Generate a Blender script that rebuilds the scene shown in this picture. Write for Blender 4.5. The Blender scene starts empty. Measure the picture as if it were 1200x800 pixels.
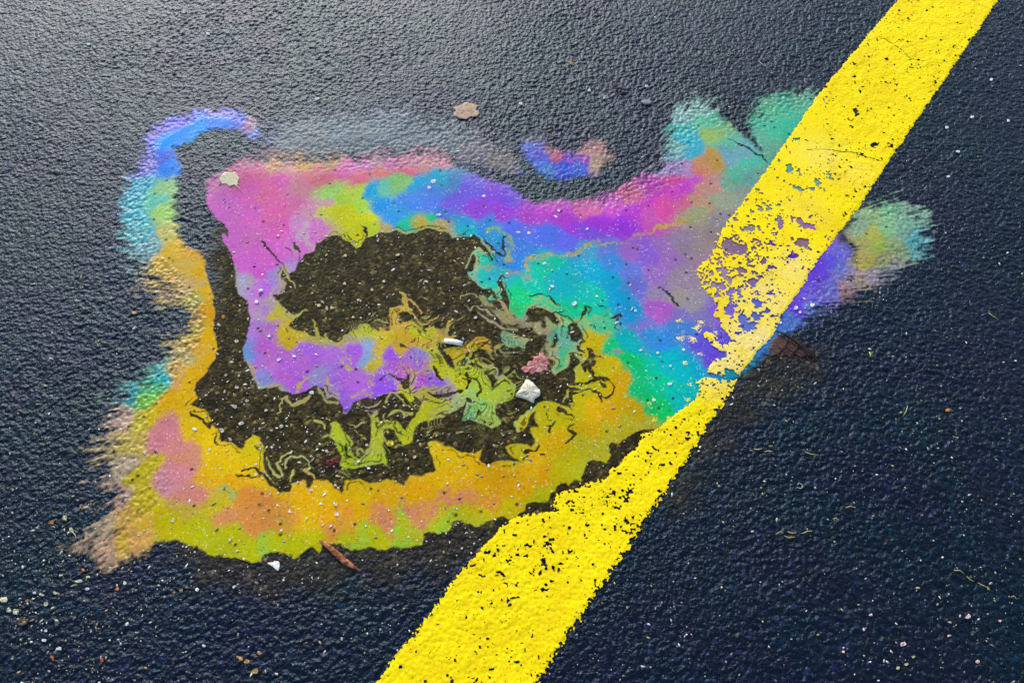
import bpy, math, random
import numpy as np
from mathutils import Vector

R = math.radians
scene = bpy.context.scene

# ------------------------------------------------------------------ camera, sky, sun, exposure
CAM_H, PITCH, FPX = 1.0, 61.0, 942.0          # eye height (m), degrees below the horizon, focal length in photo pixels
cam_data = bpy.data.cameras.new('camera')
cam = bpy.data.objects.new('camera', cam_data)
scene.collection.objects.link(cam)
cam.location = (0, 0, CAM_H)
cam.rotation_euler = (R(90 - PITCH), 0, 0)
cam_data.sensor_width = 36.0
cam_data.lens = 36.0 * FPX / 1200.0
cam_data.clip_start = 0.01
cam_data.clip_end = 1000
scene.camera = cam

SUN_EL, SUN_AZ = 30.0, -18.0                   # azimuth from +Y, negative = to the left
world = bpy.data.worlds.new('World')
scene.world = world
world.use_nodes = True
wn = world.node_tree.nodes
sky = wn.new('ShaderNodeTexSky')
sky.sky_type = 'NISHITA'
sky.sun_disc = False
sky.sun_elevation = R(SUN_EL)
sky.sun_rotation = R(SUN_AZ)
sky.dust_density = 1.2
sky.air_density = 1.0
world.node_tree.links.new(sky.outputs[0], wn['Background'].inputs[0])
wn['Background'].inputs[1].default_value = 0.10

sun_data = bpy.data.lights.new('sun', 'SUN')
sun_data.energy = 1.5
sun_data.angle = R(42)
sun_data.color = (1.0, 0.965, 0.92)
sun = bpy.data.objects.new('sun', sun_data)
scene.collection.objects.link(sun)
sdir = Vector((math.sin(R(SUN_AZ)) * math.cos(R(SUN_EL)), math.cos(R(SUN_AZ)) * math.cos(R(SUN_EL)), math.sin(R(SUN_EL))))
sun.rotation_euler = sdir.to_track_quat('Z', 'Y').to_euler()
sun.location = sdir * 20

vs = scene.view_settings
vs.view_transform = 'Standard'
vs.look = 'None'
vs.gamma = 1.0
vs.exposure = 1.25
vs.use_curve_mapping = False

# ------------------------------------------------------------------ helpers
F32 = np.float32
CR, SR = math.cos(R(90 - PITCH)), math.sin(R(90 - PITCH))
PX = 1.2e-3                                    # metres on the ground per survey unit, nominal


def G(px, py):
    """survey sheet -> metres on the ground"""
    a = (np.asarray(px, float) - 600.0) / FPX
    b = -(np.asarray(py, float) - 400.0) / FPX
    t = CAM_H / (CR - b * SR)
    return a * t, (b * CR + SR) * t


def GP(pts):
    p = np.array([q[:2] for q in pts], float)
    x, y = G(p[:, 0], p[:, 1])
    return np.stack([x, y], 1)


_rt = np.random.default_rng(7)
TAB = _rt.random((16, 256, 256)).astype(F32)


def vnoise(x, y, scale, ch=0):
    """smooth value noise, feature size `scale` metres, 0..1"""
    x = np.asarray(x) / scale + 1000.3 + 17 * ch
    y = np.asarray(y) / scale + 1000.7 + 31 * ch
    xi = np.floor(x); yi = np.floor(y)
    fx = (x - xi).astype(F32); fy = (y - yi).astype(F32)
    xi = xi.astype(np.int32) & 255; yi = yi.astype(np.int32) & 255
    x1 = (xi + 1) & 255; y1 = (yi + 1) & 255
    t = TAB[ch % 16]
    u = fx * fx * fx * (fx * (fx * 6 - 15) + 10); v = fy * fy * fy * (fy * (fy * 6 - 15) + 10)
    a = t[yi, xi] * (1 - u) + t[yi, x1] * u
    b = t[y1, xi] * (1 - u) + t[y1, x1] * u
    return a * (1 - v) + b * v


def fbm(x, y, scale, octv=3, ch=0, gain=0.5):
    s = 0; amp = 1; tot = 0
    c, d = 0.8, 0.6
    for o in range(octv):
        s = s + amp * vnoise(x, y, scale, ch + o)
        tot += amp; amp *= gain; scale *= 0.5
        x, y = c * x - d * y, d * x + c * y
    return s / tot


def cells(x, y, size, seed=0):
    """cellular noise: distance to the nearest and second point, and a random id"""
    gx = x / size + 900.0; gy = y / size + 900.0
    xi = np.floor(gx).astype(np.int32); yi = np.floor(gy).astype(np.int32)
    f1 = np.full(gx.shape, 9.0, F32); f2 = f1.copy(); idr = np.zeros(gx.shape, F32)
    J1, J2, J3 = TAB[seed % 16], TAB[(seed + 5) % 16], TAB[(seed + 9) % 16]
    for ox in (-1, 0, 1):
        for oy in (-1, 0, 1):
            cx = xi + ox; cy = yi + oy
            ix = cx & 255; iy = cy & 255
            d = (cx + J1[iy, ix] - gx) ** 2 + (cy + J2[iy, ix] - gy) ** 2
            d = d.astype(F32)
            near = d < f1
            f2 = np.where(near, f1, np.minimum(f2, d))
            f1 = np.where(near, d, f1)
            idr = np.where(near, J3[iy, ix], idr)
    return np.sqrt(f1), np.sqrt(f2), idr


def sstep(a, b, x):
    t = np.clip((x - a) / (b - a), 0, 1)
    return t * t * (3 - 2 * t)


def srgb(h):
    if isinstance(h, str):
        c = np.array([int(h[i:i + 2], 16) for i in (0, 2, 4)], float) / 255
    else:
        c = np.array(h, float)
    return np.where(c <= 0.04045, c / 12.92, ((c + 0.055) / 1.055) ** 2.4)


def poly_sd(x, y, pts, reach=0.06):
    """signed distance (metres, inside positive) to a closed polygon given on the survey sheet; also the
    softness carried by the nearest edge. Only evaluated near the polygon."""
    P = GP(pts)
    S = np.array([(q[2] if len(q) > 2 else 1.2) for q in pts], float) * PX
    sd = np.full(x.shape, -1.0, F32); so = np.full(x.shape, 0.001, F32)
    m = (x > P[:, 0].min() - reach) & (x < P[:, 0].max() + reach) & (y > P[:, 1].min() - reach) & (y < P[:, 1].max() + reach)
    if not m.any():
        return sd, so
    X = x[m].astype(F32); Y = y[m].astype(F32)
    best = np.full(X.shape, 1e9, F32); soft = np.zeros(X.shape, F32); ins = np.zeros(X.shape, bool)
    n = len(P)
    for i in range(n):
        ax, ay = P[i]; bx, by = P[(i + 1) % n]
        dx, dy = bx - ax, by - ay
        L = dx * dx + dy * dy + 1e-12
        t = np.clip(((X - ax) * dx + (Y - ay) * dy) / L, 0, 1)
        d = (X - ax - t * dx) ** 2 + (Y - ay - t * dy) ** 2
        nb = d < best
        best = np.where(nb, d, best)
        soft = np.where(nb, S[i] + t * (S[(i + 1) % n] - S[i]), soft)
        if abs(dy) > 1e-12:
            ins ^= ((ay > Y) != (by > Y)) & (X < dx * (Y - ay) / dy + ax)
    d = np.sqrt(best)
    sd[m] = np.where(ins, d, -d); so[m] = soft
    return sd, so


def smooth_line(pts, n=6):
    P = GP(pts)
    W = np.array([(q[2] if len(q) > 2 else 2.0) for q in pts], float) * PX * 0.5
    Q = np.vstack([2 * P[0] - P[1], P, 2 * P[-1] - P[-2]])
    out, wo = [], []
    for i in range(1, len(Q) - 2):
        for k in range(n):
            t = k / n
            a, b, c, d = Q[i - 1], Q[i], Q[i + 1], Q[i + 2]
            out.append(0.5 * ((2 * b) + (-a + c) * t + (2 * a - 5 * b + 4 * c - d) * t * t + (-a + 3 * b - 3 * c + d) * t ** 3))
            wo.append(W[i - 1] + (W[i] - W[i - 1]) * t)
    out.append(P[-1]); wo.append(W[-1])
    return np.array(out), np.array(wo)


def stroke_sd(x, y, pts, reach=0.012):
    """inside-positive distance to a brush stroke of varying width"""
    P, W = smooth_line(pts)
    sd = np.full(x.shape, -1.0, F32)
    m = (x > P[:, 0].min() - reach) & (x < P[:, 0].max() + reach) & (y > P[:, 1].min() - reach) & (y < P[:, 1].max() + reach)
    if not m.any():
        return sd
    X = x[m]; Y = y[m]; best = np.full(X.shape, -1.0, F32)
    for i in range(len(P) - 1):
        dx, dy = P[i + 1] - P[i]
        L = dx * dx + dy * dy + 1e-12
        t = np.clip(((X - P[i, 0]) * dx + (Y - P[i, 1]) * dy) / L, 0, 1)
        d = np.sqrt((X - P[i, 0] - t * dx) ** 2 + (Y - P[i, 1] - t * dy) ** 2)
        best = np.maximum(best, W[i] + t * (W[i + 1] - W[i]) - d)
    sd[m] = best
    return sd


def mesh_from(name, V, Fq, mat, attrs=None, parent=None, smooth=True):
    """mesh object from numpy vertices and faces (n x 3 or n x 4)"""
    me = bpy.data.meshes.new(name)
    k = Fq.shape[1]
    me.vertices.add(len(V)); me.vertices.foreach_set('co', np.ascontiguousarray(V, F32).ravel())
    me.loops.add(Fq.size); me.loops.foreach_set('vertex_index', np.ascontiguousarray(Fq, np.int32).ravel())
    me.polygons.add(len(Fq))
    me.polygons.foreach_set('loop_start', np.arange(0, Fq.size, k, dtype=np.int32))
    me.update(calc_edges=True)
    if smooth:
        me.polygons.foreach_set('use_smooth', np.ones(len(Fq), bool))
    for an, (kind, data) in (attrs or {}).items():
        at = me.attributes.new(an, kind, 'POINT')
        if kind == 'FLOAT':
            at.data.foreach_set('value', np.ascontiguousarray(data, F32).ravel())
        else:
            d = np.ones((len(V), 4), F32); d[:, :3] = data
            at.data.foreach_set('color', d.ravel())
    me.materials.append(mat)
    me.validate()
    o = bpy.data.objects.new(name, me)
    scene.collection.objects.link(o)
    if parent is not None:
        o.parent = parent
    return o


def tag(o, label, cat, group=None):
    o['label'] = label; o['category'] = cat
    if group:
        o['group'] = group
    return o


def empty(name, loc):
    o = bpy.data.objects.new(name, None)
    o.empty_display_size = 0.02
    scene.collection.objects.link(o)
    o.location = loc
    return o


# ------------------------------------------------------------------ materials
def new_mat(name):
    m = bpy.data.materials.new(name); m.use_nodes = True
    nt = m.node_tree
    return m, nt, nt.nodes['Principled BSDF']


def N(nt, t, **kw):
    n = nt.nodes.new(t)
    for k, v in kw.items():
        setattr(n, k, v)
    return n


def noise_node(nt, scale, detail=3, rough=0.55, coord=None):
    n = N(nt, 'ShaderNodeTexNoise'); n.inputs['Scale'].default_value = scale
    n.inputs['Detail'].default_value = detail; n.inputs['Roughness'].default_value = rough
    if coord is not None:
        nt.links.new(coord, n.inputs['Vector'])
    return n


def ramp(nt, src, stops):
    r = N(nt, 'ShaderNodeValToRGB')
    el = r.color_ramp.elements
    while len(el) < len(stops):
        el.new(0.5)
    for e, (p, c) in zip(el, stops):
        e.position = p
        e.color = (*(c if hasattr(c, '__len__') else (c, c, c)), 1)
    nt.links.new(src, r.inputs[0])
    return r.outputs[0]


def mix(nt, fac, a, b, mode='MIX'):
    n = N(nt, 'ShaderNodeMix', data_type='RGBA', blend_type=mode)
    for i, s in ((0, fac), (6, a), (7, b)):
        if hasattr(s, 'links') or hasattr(s, 'node'):
            nt.links.new(s, n.inputs[i])
        elif i == 0:
            n.inputs[0].default_value = s
        else:
            n.inputs[i].default_value = (*s, 1)
    return n.outputs[2]


def math_node(nt, op, a, b):
    n = N(nt, 'ShaderNodeMath', operation=op)
    for i, s in enumerate((a, b)):
        if hasattr(s, 'node'):
            nt.links.new(s, n.inputs[i])
        else:
            n.inputs[i].default_value = s
    return n.outputs[0]


def asphalt_material():
    m, nt, p = new_mat('wet_asphalt')
    co = N(nt, 'ShaderNodeNewGeometry').outputs['Position']
    tint = noise_node(nt, 2.2, 2, 0.5, co)
    base = ramp(nt, tint.outputs['Fac'], [(0.32, (0.001, 0.007, 0.016)), (0.44, (0.004, 0.005, 0.014)), (0.54, (0.001, 0.007, 0.012)), (0.62, (0.003, 0.004, 0.013)), (0.72, (0.001, 0.006, 0.018))])
    st = N(nt, 'ShaderNodeAttribute', attribute_name='stain').outputs['Fac']
    brown_n = noise_node(nt, 60, 4, 0.7, co)
    brown = ramp(nt, brown_n.outputs['Fac'], [(0.3, (0.012, 0.009, 0.003)), (0.52, (0.040, 0.029, 0.008)), (0.72, (0.085, 0.066, 0.024))])
    c = mix(nt, st, base, brown)
    # aggregate: single grains lighter or darker than the binder
    v = N(nt, 'ShaderNodeTexVoronoi'); v.inputs['Scale'].default_value = 240; nt.links.new(co, v.inputs['Vector'])
    sep = N(nt, 'ShaderNodeSeparateColor'); nt.links.new(v.outputs['Color'], sep.inputs[0])
    gr = ramp(nt, sep.outputs[0], [(0.0, 0.55), (0.75, 1.0), (0.93, 1.7), (1.0, 4.2)])
    c = mix(nt, 1.0, c, gr, 'MULTIPLY')
    nt.links.new(c, p.inputs['Base Color'])
    rn = noise_node(nt, 90, 3, 0.6, co)
    rr = ramp(nt, rn.outputs['Fac'], [(0.3, 0.15), (0.7, 0.30)])
    rr2 = mix(nt, st, rr, (0.5, 0.5, 0.5))
    nt.links.new(rr2, p.inputs['Roughness'])
    sp = N(nt, 'ShaderNodeMapRange'); nt.links.new(st, sp.inputs[0]); sp.inputs[3].default_value = 0.30; sp.inputs[4].default_value = 0.05
    nt.links.new(sp.outputs[0], p.inputs['Specular IOR Level'])
    # a breath of oil over the wet binder tints its gloss
    tn = noise_node(nt, 3.1, 3, 0.6, co)
    nt.links.new(ramp(nt, tn.outputs['Fac'], [(0.30, (0.50, 0.82, 1.0)), (0.43, (0.64, 0.76, 1.0)), (0.52, (0.58, 0.86, 0.96)), (0.60, (0.66, 0.75, 0.98)), (0.72, (0.50, 0.82, 1.0))]), p.inputs['Specular Tint'])
    b1 = noise_node(nt, 210, 3, 0.7, co)
    stone = math_node(nt, 'MULTIPLY', v.outputs['Distance'], -0.5)
    bump = N(nt, 'ShaderNodeBump'); bump.inputs['Strength'].default_value = 0.8; bump.inputs['Distance'].default_value = 0.0020
    nt.links.new(math_node(nt, 'ADD', b1.outputs['Fac'], stone), bump.inputs['Height'])
    nt.links.new(bump.outputs[0], p.inputs['Normal'])
    return m


def film_material():
    m, nt, p = new_mat('oil_film')
    co = N(nt, 'ShaderNodeNewGeometry').outputs['Position']
    col = N(nt, 'ShaderNodeAttribute', attribute_name='col').outputs['Color']
    al = N(nt, 'ShaderNodeAttribute', attribute_name='cover').outputs['Fac']
    n1 = noise_node(nt, 300, 4, 0.75, co)
    mott = ramp(nt, n1.outputs['Fac'], [(0.27, 0.62), (0.45, 0.96), (0.6, 1.06), (0.76, 1.28)])
    c = mix(nt, 1.0, col, mott, 'MULTIPLY')
    v = N(nt, 'ShaderNodeTexVoronoi'); v.inputs['Scale'].default_value = 330; nt.links.new(co, v.inputs['Vector'])
    sep = N(nt, 'ShaderNodeSeparateColor'); nt.links.new(v.outputs['Color'], sep.inputs[0])
    keep = ramp(nt, sep.outputs[1], [(0.955, 0.0), (0.97, 1.0)])
    core = ramp(nt, v.outputs['Distance'], [(0.18, 1.0), (0.42, 0.0)])
    k = math_node(nt, 'MULTIPLY', keep, core)
    k = math_node(nt, 'MULTIPLY', k, 0.55)
    c = mix(nt, k, c, (0.88, 0.84, 0.66))
    # finer grains, in clusters
    v2 = N(nt, 'ShaderNodeTexVoronoi'); v2.inputs['Scale'].default_value = 380; nt.links.new(co, v2.inputs['Vector'])
    sep2 = N(nt, 'ShaderNodeSeparateColor'); nt.links.new(v2.outputs['Color'], sep2.inputs[0])
    clus = noise_node(nt, 22, 3, 0.6, co)
    thr = ramp(nt, clus.outputs['Fac'], [(0.42, 0.0), (0.72, 0.30)])
    k2 = math_node(nt, 'LESS_THAN', sep2.outputs[1], thr)
    core2 = ramp(nt, v2.outputs['Distance'], [(0.25, 1.0), (0.5, 0.0)])
    k2 = math_node(nt, 'MULTIPLY', math_node(nt, 'MULTIPLY', k2, core2), 0.55)
    c = mix(nt, k2, c, mix(nt, 0.45, c, (1.0, 0.92, 0.62)), 'MIX')
    k3 = math_node(nt, 'GREATER_THAN', sep2.outputs[0], 0.955)
    k3 = math_node(nt, 'MULTIPLY', math_node(nt, 'MULTIPLY', k3, core2), 0.6)
    c = mix(nt, k3, c, (0.06, 0.045, 0.02))
    nt.links.new(c, p.inputs['Base Color'])
    nt.links.new(al, p.inputs['Alpha'])
    p.inputs['Roughness'].default_value = 0.48
    p.inputs['Specular IOR Level'].default_value = 0.05
    so_ = N(nt, 'ShaderNodeAttribute', attribute_name='body').outputs['Fac']
    mr = N(nt, 'ShaderNodeMapRange'); nt.links.new(so_, mr.inputs[0]); mr.inputs[3].default_value = 0.26; mr.inputs[4].default_value = 0.04
    nt.links.new(mr.outputs[0], p.inputs['Specular IOR Level'])
    mr2 = N(nt, 'ShaderNodeMapRange'); nt.links.new(so_, mr2.inputs[0]); mr2.inputs[3].default_value = 0.28; mr2.inputs[4].default_value = 0.48
    nt.links.new(mr2.outputs[0], p.inputs['Roughness'])
    b1 = noise_node(nt, 300, 3, 0.6, co)
    bump = N(nt, 'ShaderNodeBump'); bump.inputs['Strength'].default_value = 0.25; bump.inputs['Distance'].default_value = 0.001
    nt.links.new(b1.outputs['Fac'], bump.inputs['Height'])
    nt.links.new(bump.outputs[0], p.inputs['Normal'])
    return m


def paint_material():
    m, nt, p = new_mat('yellow_road_paint')
    co = N(nt, 'ShaderNodeNewGeometry').outputs['Position']
    wear = N(nt, 'ShaderNodeAttribute', attribute_name='wear').outputs['Fac']
    n1 = noise_node(nt, 300, 4, 0.7, co)
    yel = ramp(nt, n1.outputs['Fac'], [(0.28, (0.80, 0.54, 0.001)), (0.5, (0.92, 0.70, 0.002)), (0.75, (0.93, 0.75, 0.004))])
    n2 = noise_node(nt, 220, 3, 0.6, co)
    pale = ramp(nt, n2.outputs['Fac'], [(0.3, (0.80, 0.56, 0.12)), (0.6, (0.86, 0.70, 0.26)), (0.8, (0.86, 0.74, 0.42))])
    c = mix(nt, wear, yel, pale)
    ng = noise_node(nt, 14, 4, 0.6, co)
    c = mix(nt, 1.0, c, ramp(nt, ng.outputs['Fac'], [(0.3, (0.90, 0.84, 0.8)), (0.6, (1, 1, 1))]), 'MULTIPLY')
    n3 = noise_node(nt, 420, 2, 0.6, co)
    dirt = ramp(nt, n3.outputs['Fac'], [(0.30, (0.30, 0.20, 0.04)), (0.38, (1, 1, 1))])
    c = mix(nt, 0.8, c, dirt, 'MULTIPLY')
    nt.links.new(c, p.inputs['Base Color'])
    p.inputs['Roughness'].default_value = 0.65
    p.inputs['Specular IOR Level'].default_value = 0.08
    bump = N(nt, 'ShaderNodeBump'); bump.inputs['Strength'].default_value = 0.5; bump.inputs['Distance'].default_value = 0.0009
    nt.links.new(n1.outputs['Fac'], bump.inputs['Height'])
    nt.links.new(bump.outputs[0], p.inputs['Normal'])
    return m


def grain_material(name, rough=0.55):
    m, nt, p = new_mat(name)
    co = N(nt, 'ShaderNodeNewGeometry').outputs['Position']
    col = N(nt, 'ShaderNodeAttribute', attribute_name='col').outputs['Color']
    n1 = noise_node(nt, 500, 3, 0.6, co)
    mott = ramp(nt, n1.outputs['Fac'], [(0.3, 0.7), (0.7, 1.15)])
    nt.links.new(mix(nt, 1.0, col, mott, 'MULTIPLY'), p.inputs['Base Color'])
    p.inputs['Roughness'].default_value = rough
    p.inputs['Specular IOR Level'].default_value = 0.35
    return m


def plain_mottled(name, stops, scale, rough=0.7, bump_d=0.0006):
    m, nt, p = new_mat(name)
    co = N(nt, 'ShaderNodeNewGeometry').outputs['Position']
    n1 = noise_node(nt, scale, 4, 0.65, co)
    nt.links.new(ramp(nt, n1.outputs['Fac'], stops), p.inputs['Base Color'])
    p.inputs['Roughness'].default_value = rough
    p.inputs['Specular IOR Level'].default_value = 0.3
    bump = N(nt, 'ShaderNodeBump'); bump.inputs['Strength'].default_value = 0.6; bump.inputs['Distance'].default_value = bump_d
    nt.links.new(n1.outputs['Fac'], bump.inputs['Height']); nt.links.new(bump.outputs[0], p.inputs['Normal'])
    return m


M_ASPH, M_FILM, M_PAINT = asphalt_material(), film_material(), paint_material()
M_GRIT = grain_material('grit_stone')

# ------------------------------------------------------------------ survey of the slick
# outlines on the survey sheet (x, y[, softness]); softness is how far the edge feathers out
SOFT = 9
BAND = [  # blue arc, gold strip on the left, gold band along the bottom, up to the tip on the right
    (306,152,10),(300,142,10),(285,136,9),(262,130,9),(234,130,9),(222,138,8),(205,140,9),(182,150,9),(172,168,9),(166,190,10),(154,215,11),
    (148,240,12),(147,265,12),(152,287,13),(163,302,13),(172,320,14),(188,338,14),(207,352,12),(224,363,10),(234,372,9),(226,388,12),(212,402,13),
    (198,420,13),(184,436,13),(165,452,14),(146,470,15),(134,490,16),(130,515,16),(134,540,16),(136,565,16),(140,590,18),(130,612,18),(112,635,16),
    (118,650,14),(140,652,12),(165,645,8),(188,634,4),(204,632,2),(215,638),(230,640),(245,648),(260,652),(275,653),(290,658),(307,657),(310,651),
    (325,649),(340,652),(343,656),(350,655),(360,646),(366,640),(372,648),(377,635),(386,637),(400,637),(412,645),(425,641),(450,642),(465,638),
    (485,640),(497,637),(501,630),(498,624),(515,626),(525,621),(533,612),(545,610),(555,616),(570,612),(585,608),(600,609),(612,600),(618,593),
    (627,589),(640,588),(648,578),(655,570),(663,566),(668,572),(672,562),(680,567),(684,552),(688,542),(695,538),(705,540),(712,543),(717,532),
    (713,522),(715,518),(725,520),(735,512),(745,508),(762,505),(775,502),(790,496),
    (790,470),(760,440),(735,400),(715,375),(690,360),(676,372),
    (676,384),(684,394),(676,404),(668,412),(680,425),(674,436),(676,450),(668,452),(662,462),(666,472),(668,480),(655,474),(645,470),(633,474),(623,484),
    (612,490),(606,496),(607,504),(612,506),(618,498),(627,484),(630,496),(632,502),(622,502),(620,508),(626,516),(624,522),(612,520),(600,521),(591,526),
    (596,533),(604,538),(614,542),(604,541),(590,541),(581,543),(571,548),(561,540),(567,527),(555,531),(540,528),(525,522),(507,517),(500,518),(504,528),
    (510,540),(511,549),(507,553),(495,558),(482,555),(475,568),(463,561),(455,562),(445,566),(432,566),(420,561),(408,563),(403,570),(402,580),(395,571),
    (385,563),(369,565),(365,572),(357,564),(347,564),(340,566),(338,576),(330,578),(321,571),(314,558),(309,543),(309,525),(306,514),(298,511),(291,517),
    (284,524),(272,520),(260,517),(256,508),(252,498),(244,490),(236,482),(225,475),(233,468),(228,458),(231,447),(240,440),(247,430),(252,420),(254,405),
    (252,390),(252,365),(249,345),(244,333),(239,320),(240,306,3),(233,296,4),(216,287,5),(208,272,6),(205,255,6),(204,240,6),(206,225,6),(206,212,5),
    (213,203,4),(210,190,4),(205,177,4),(216,170,5),(228,170,4),(232,158,5),(245,152,5),(265,152,5),(284,154,6),(292,160,7),(300,164,8)]
MAIN = [  # pink pool, violet band, right fans, under the painted line, teal pool, lower violet arm
    (244,213,6),(256,204,7),(270,199,6),(280,190,7),(290,187,7),(300,191,6),(312,190,7),(325,190,7),(340,193,6),(355,192,6),(372,193,6),(385,190,6),(400,188,7),
    (420,189,7),(440,187,7),(460,187,7),(480,184,7),(500,181,7),(515,184,7),(525,190,6),(540,197,5),(552,203,5),(563,208,5),(577,213,5),(592,217,5),(605,224,5),
    (615,233,5),(627,240,5),(642,237,6),(660,236,6),(680,236,7),(700,233,8),(720,228,9),(737,221,9),(752,214,9),(768,204,9),(780,194,9),(784,178,9),(789,155,11),
    (796,136,12),(808,124,11),(824,122,10),(840,136,8),(852,150,7),(866,158,5),(880,172,4),(892,182,3),(888,172,4),(880,160,5),(876,150,8),(886,135,9),(892,122,10),
    (908,116,11),(930,112,11),(952,112,11),(972,112,8),(968,180),(985,250),(980,288,6),(992,290,7),(1002,300,8),(1003,315,8),(996,333,9),(984,346,9),(968,356,9),
    (952,368,8),(938,382,7),(922,392,6),(908,402,5),(898,412,5),(890,422,5),(878,432,5),(864,442,4),(850,452),(830,475),(808,488),(790,497),
    (770,490),(745,470),(715,430),(700,400),(690,385),
    (684,383),(690,372),(680,376),(672,382),(668,392),(666,400),(678,404),(684,412),(682,420),(672,416),(668,420),(667,434),(658,437),(650,441),(648,432),(652,424),
    (643,420),(642,412),(650,408),(655,400),(653,388),(656,378),(648,368),(637,362),(628,362),(620,364),(618,374),(608,378),(598,374),(597,360),(594,346),(588,335),
    (586,345),(588,352),(580,355),(572,352),(576,344),(570,341),(562,335),(553,326),(548,318),(556,316),(557,302),(553,298),(548,312),(545,314),(552,297),(560,290),
    (572,300),(578,306),(568,288),(560,278),(552,274),(542,277),(532,279),(522,273),(512,270),(500,268),(488,272),(476,274),(464,270),(455,273),(446,272),(437,276),
    (428,278),(422,289),(417,291),(411,284),(404,281),(400,276),(390,276),(380,281),(372,285),(369,294),(358,300),(351,306),(346,316),(338,322),(334,314),(330,320),
    (334,332),(330,344),(322,346),(329,358),(336,370),(346,372),(338,382),(352,388),(364,393),(378,394),(388,398),(396,402),(410,398),(440,394),(480,390),(498,395),
    (512,412),(522,432),(528,452),(519,457),(503,456),(490,458),(480,463),(470,462),(458,463),(447,464),(438,468),(430,464),(421,468),(412,474),(406,487),(401,484),
    (402,474),(396,468),(390,464),(384,466),(380,456),(372,452),(364,455),(354,460),(342,463),(330,458),(318,455),(306,454),(300,447),(295,436),(288,426),(285,414),
    (288,402),(292,390),(293,372),(290,356),(281,345),(277,326),(275,310),(270,297),(263,287),(258,276),(262,274),(268,280),(266,268),(258,260),(250,251),(243,242)]
SWIRL = [  # yellow-green marbled mass in the middle
    (402,398),(412,389),(424,381),(432,382),(438,387),(446,392),(448,384),(452,390),(458,390),(457,380),(456,368),(458,362),(466,360),(473,357),(473,348),(476,346),
    (475,358),(480,364),(470,362),(463,366),(464,376),(467,384),(472,378),(480,376),(488,380),(498,387),(508,384),(514,388),(520,396),(522,402),(512,400),(508,405),
    (516,418),(526,432),(537,440),(535,428),(530,418),(520,412),(530,410),(542,408),(546,413),(540,425),(540,430),(552,430),(558,433),(566,438),(572,446),(576,455),
    (584,449),(592,442),(598,446),(604,453),(602,464),(596,471),(586,474),(579,478),(580,488),(587,495),(580,499),(570,499),(562,495),(553,492),(541,491),(545,480),
    (549,470),(548,466),(540,473),(534,480),(524,484),(517,488),(509,490),(504,494),(507,489),(496,493),(489,497),(485,505),(482,516),(476,519),(468,514),(464,504),
    (456,499),(449,502),(447,512),(448,522),(453,534),(454,539),(446,541),(436,543),(428,545),(418,549),(408,549),(400,545),(402,538),(398,528),(394,518),(387,512),
    (390,504),(388,499),(394,497),(399,500),(401,507),(408,515),(412,521),(411,528),(413,534),(420,538),(428,532),(436,524),(438,514),(438,505),(437,494),(437,485),
    (441,488),(443,496),(452,492),(462,494),(470,500),(477,508),(480,502),(486,492),(492,484),(496,474),(497,466),(488,464),(485,470),(479,466),(473,458),(480,452),
    (486,460),(500,458),(515,458),(528,456),(524,440),(512,420),(500,405),(480,404),(460,410),(440,420),(420,402)]
PATCH = [(612,170,7),(622,163,8),(634,168,7),(645,176,6),(660,182,6),(676,182,7),(692,172,8),(706,172,8),(712,186,8),(706,196,7),(697,203,6),(680,208,7),(660,209,7),
         (642,210,7),(630,200,6),(618,188,6)]
FANR = [(996,262,8),(1010,250,10),(1030,244,11),(1056,242,13),(1072,250,13),(1076,266,13),(1082,282,13),(1072,300,13),(1052,316,13),(1030,325,12),(1012,336,11),(994,348,10),
        (986,352,8),(992,335,6),(1004,318,6),(1004,296,6),(994,284,5),(985,275,5)]
LOBE = [(612,375),(618,380),(640,372),(655,385),(648,405),(640,418),(650,430),(636,432),(630,418),(640,402),(628,392),(610,386),(598,382),(586,378),(578,368),(566,358),
        (560,350),(566,346),(576,358),(588,366),(598,370)]   # greyish olive smear in the hole's right edge
GREENSW = [(586,392),(592,389),(598,391),(606,396),(614,398),(622,401),(616,404),(612,410),(606,407),(600,404),(596,408),(592,402),(590,397)]
ORSW = [(545,408),(553,401),(558,394),(566,394),(573,399),(577,407),(586,402),(594,402),(584,408),(576,414),(570,410),(562,408),(556,414),(562,424),(571,430),(580,428),
        (576,434),(566,436),(556,430),(550,420),(552,412)]

SHEEN = [(312,178,10),(318,160,14),(345,148,15),(375,138,15),(410,134,15),(450,136,15),(495,138,15),(535,150,14),(570,166,12),(600,180,10),(612,205,9),(596,202,9),(560,194,9),(520,184,10),(480,178,10),(420,182,10),(360,187,10),(322,188,9)]

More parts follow.
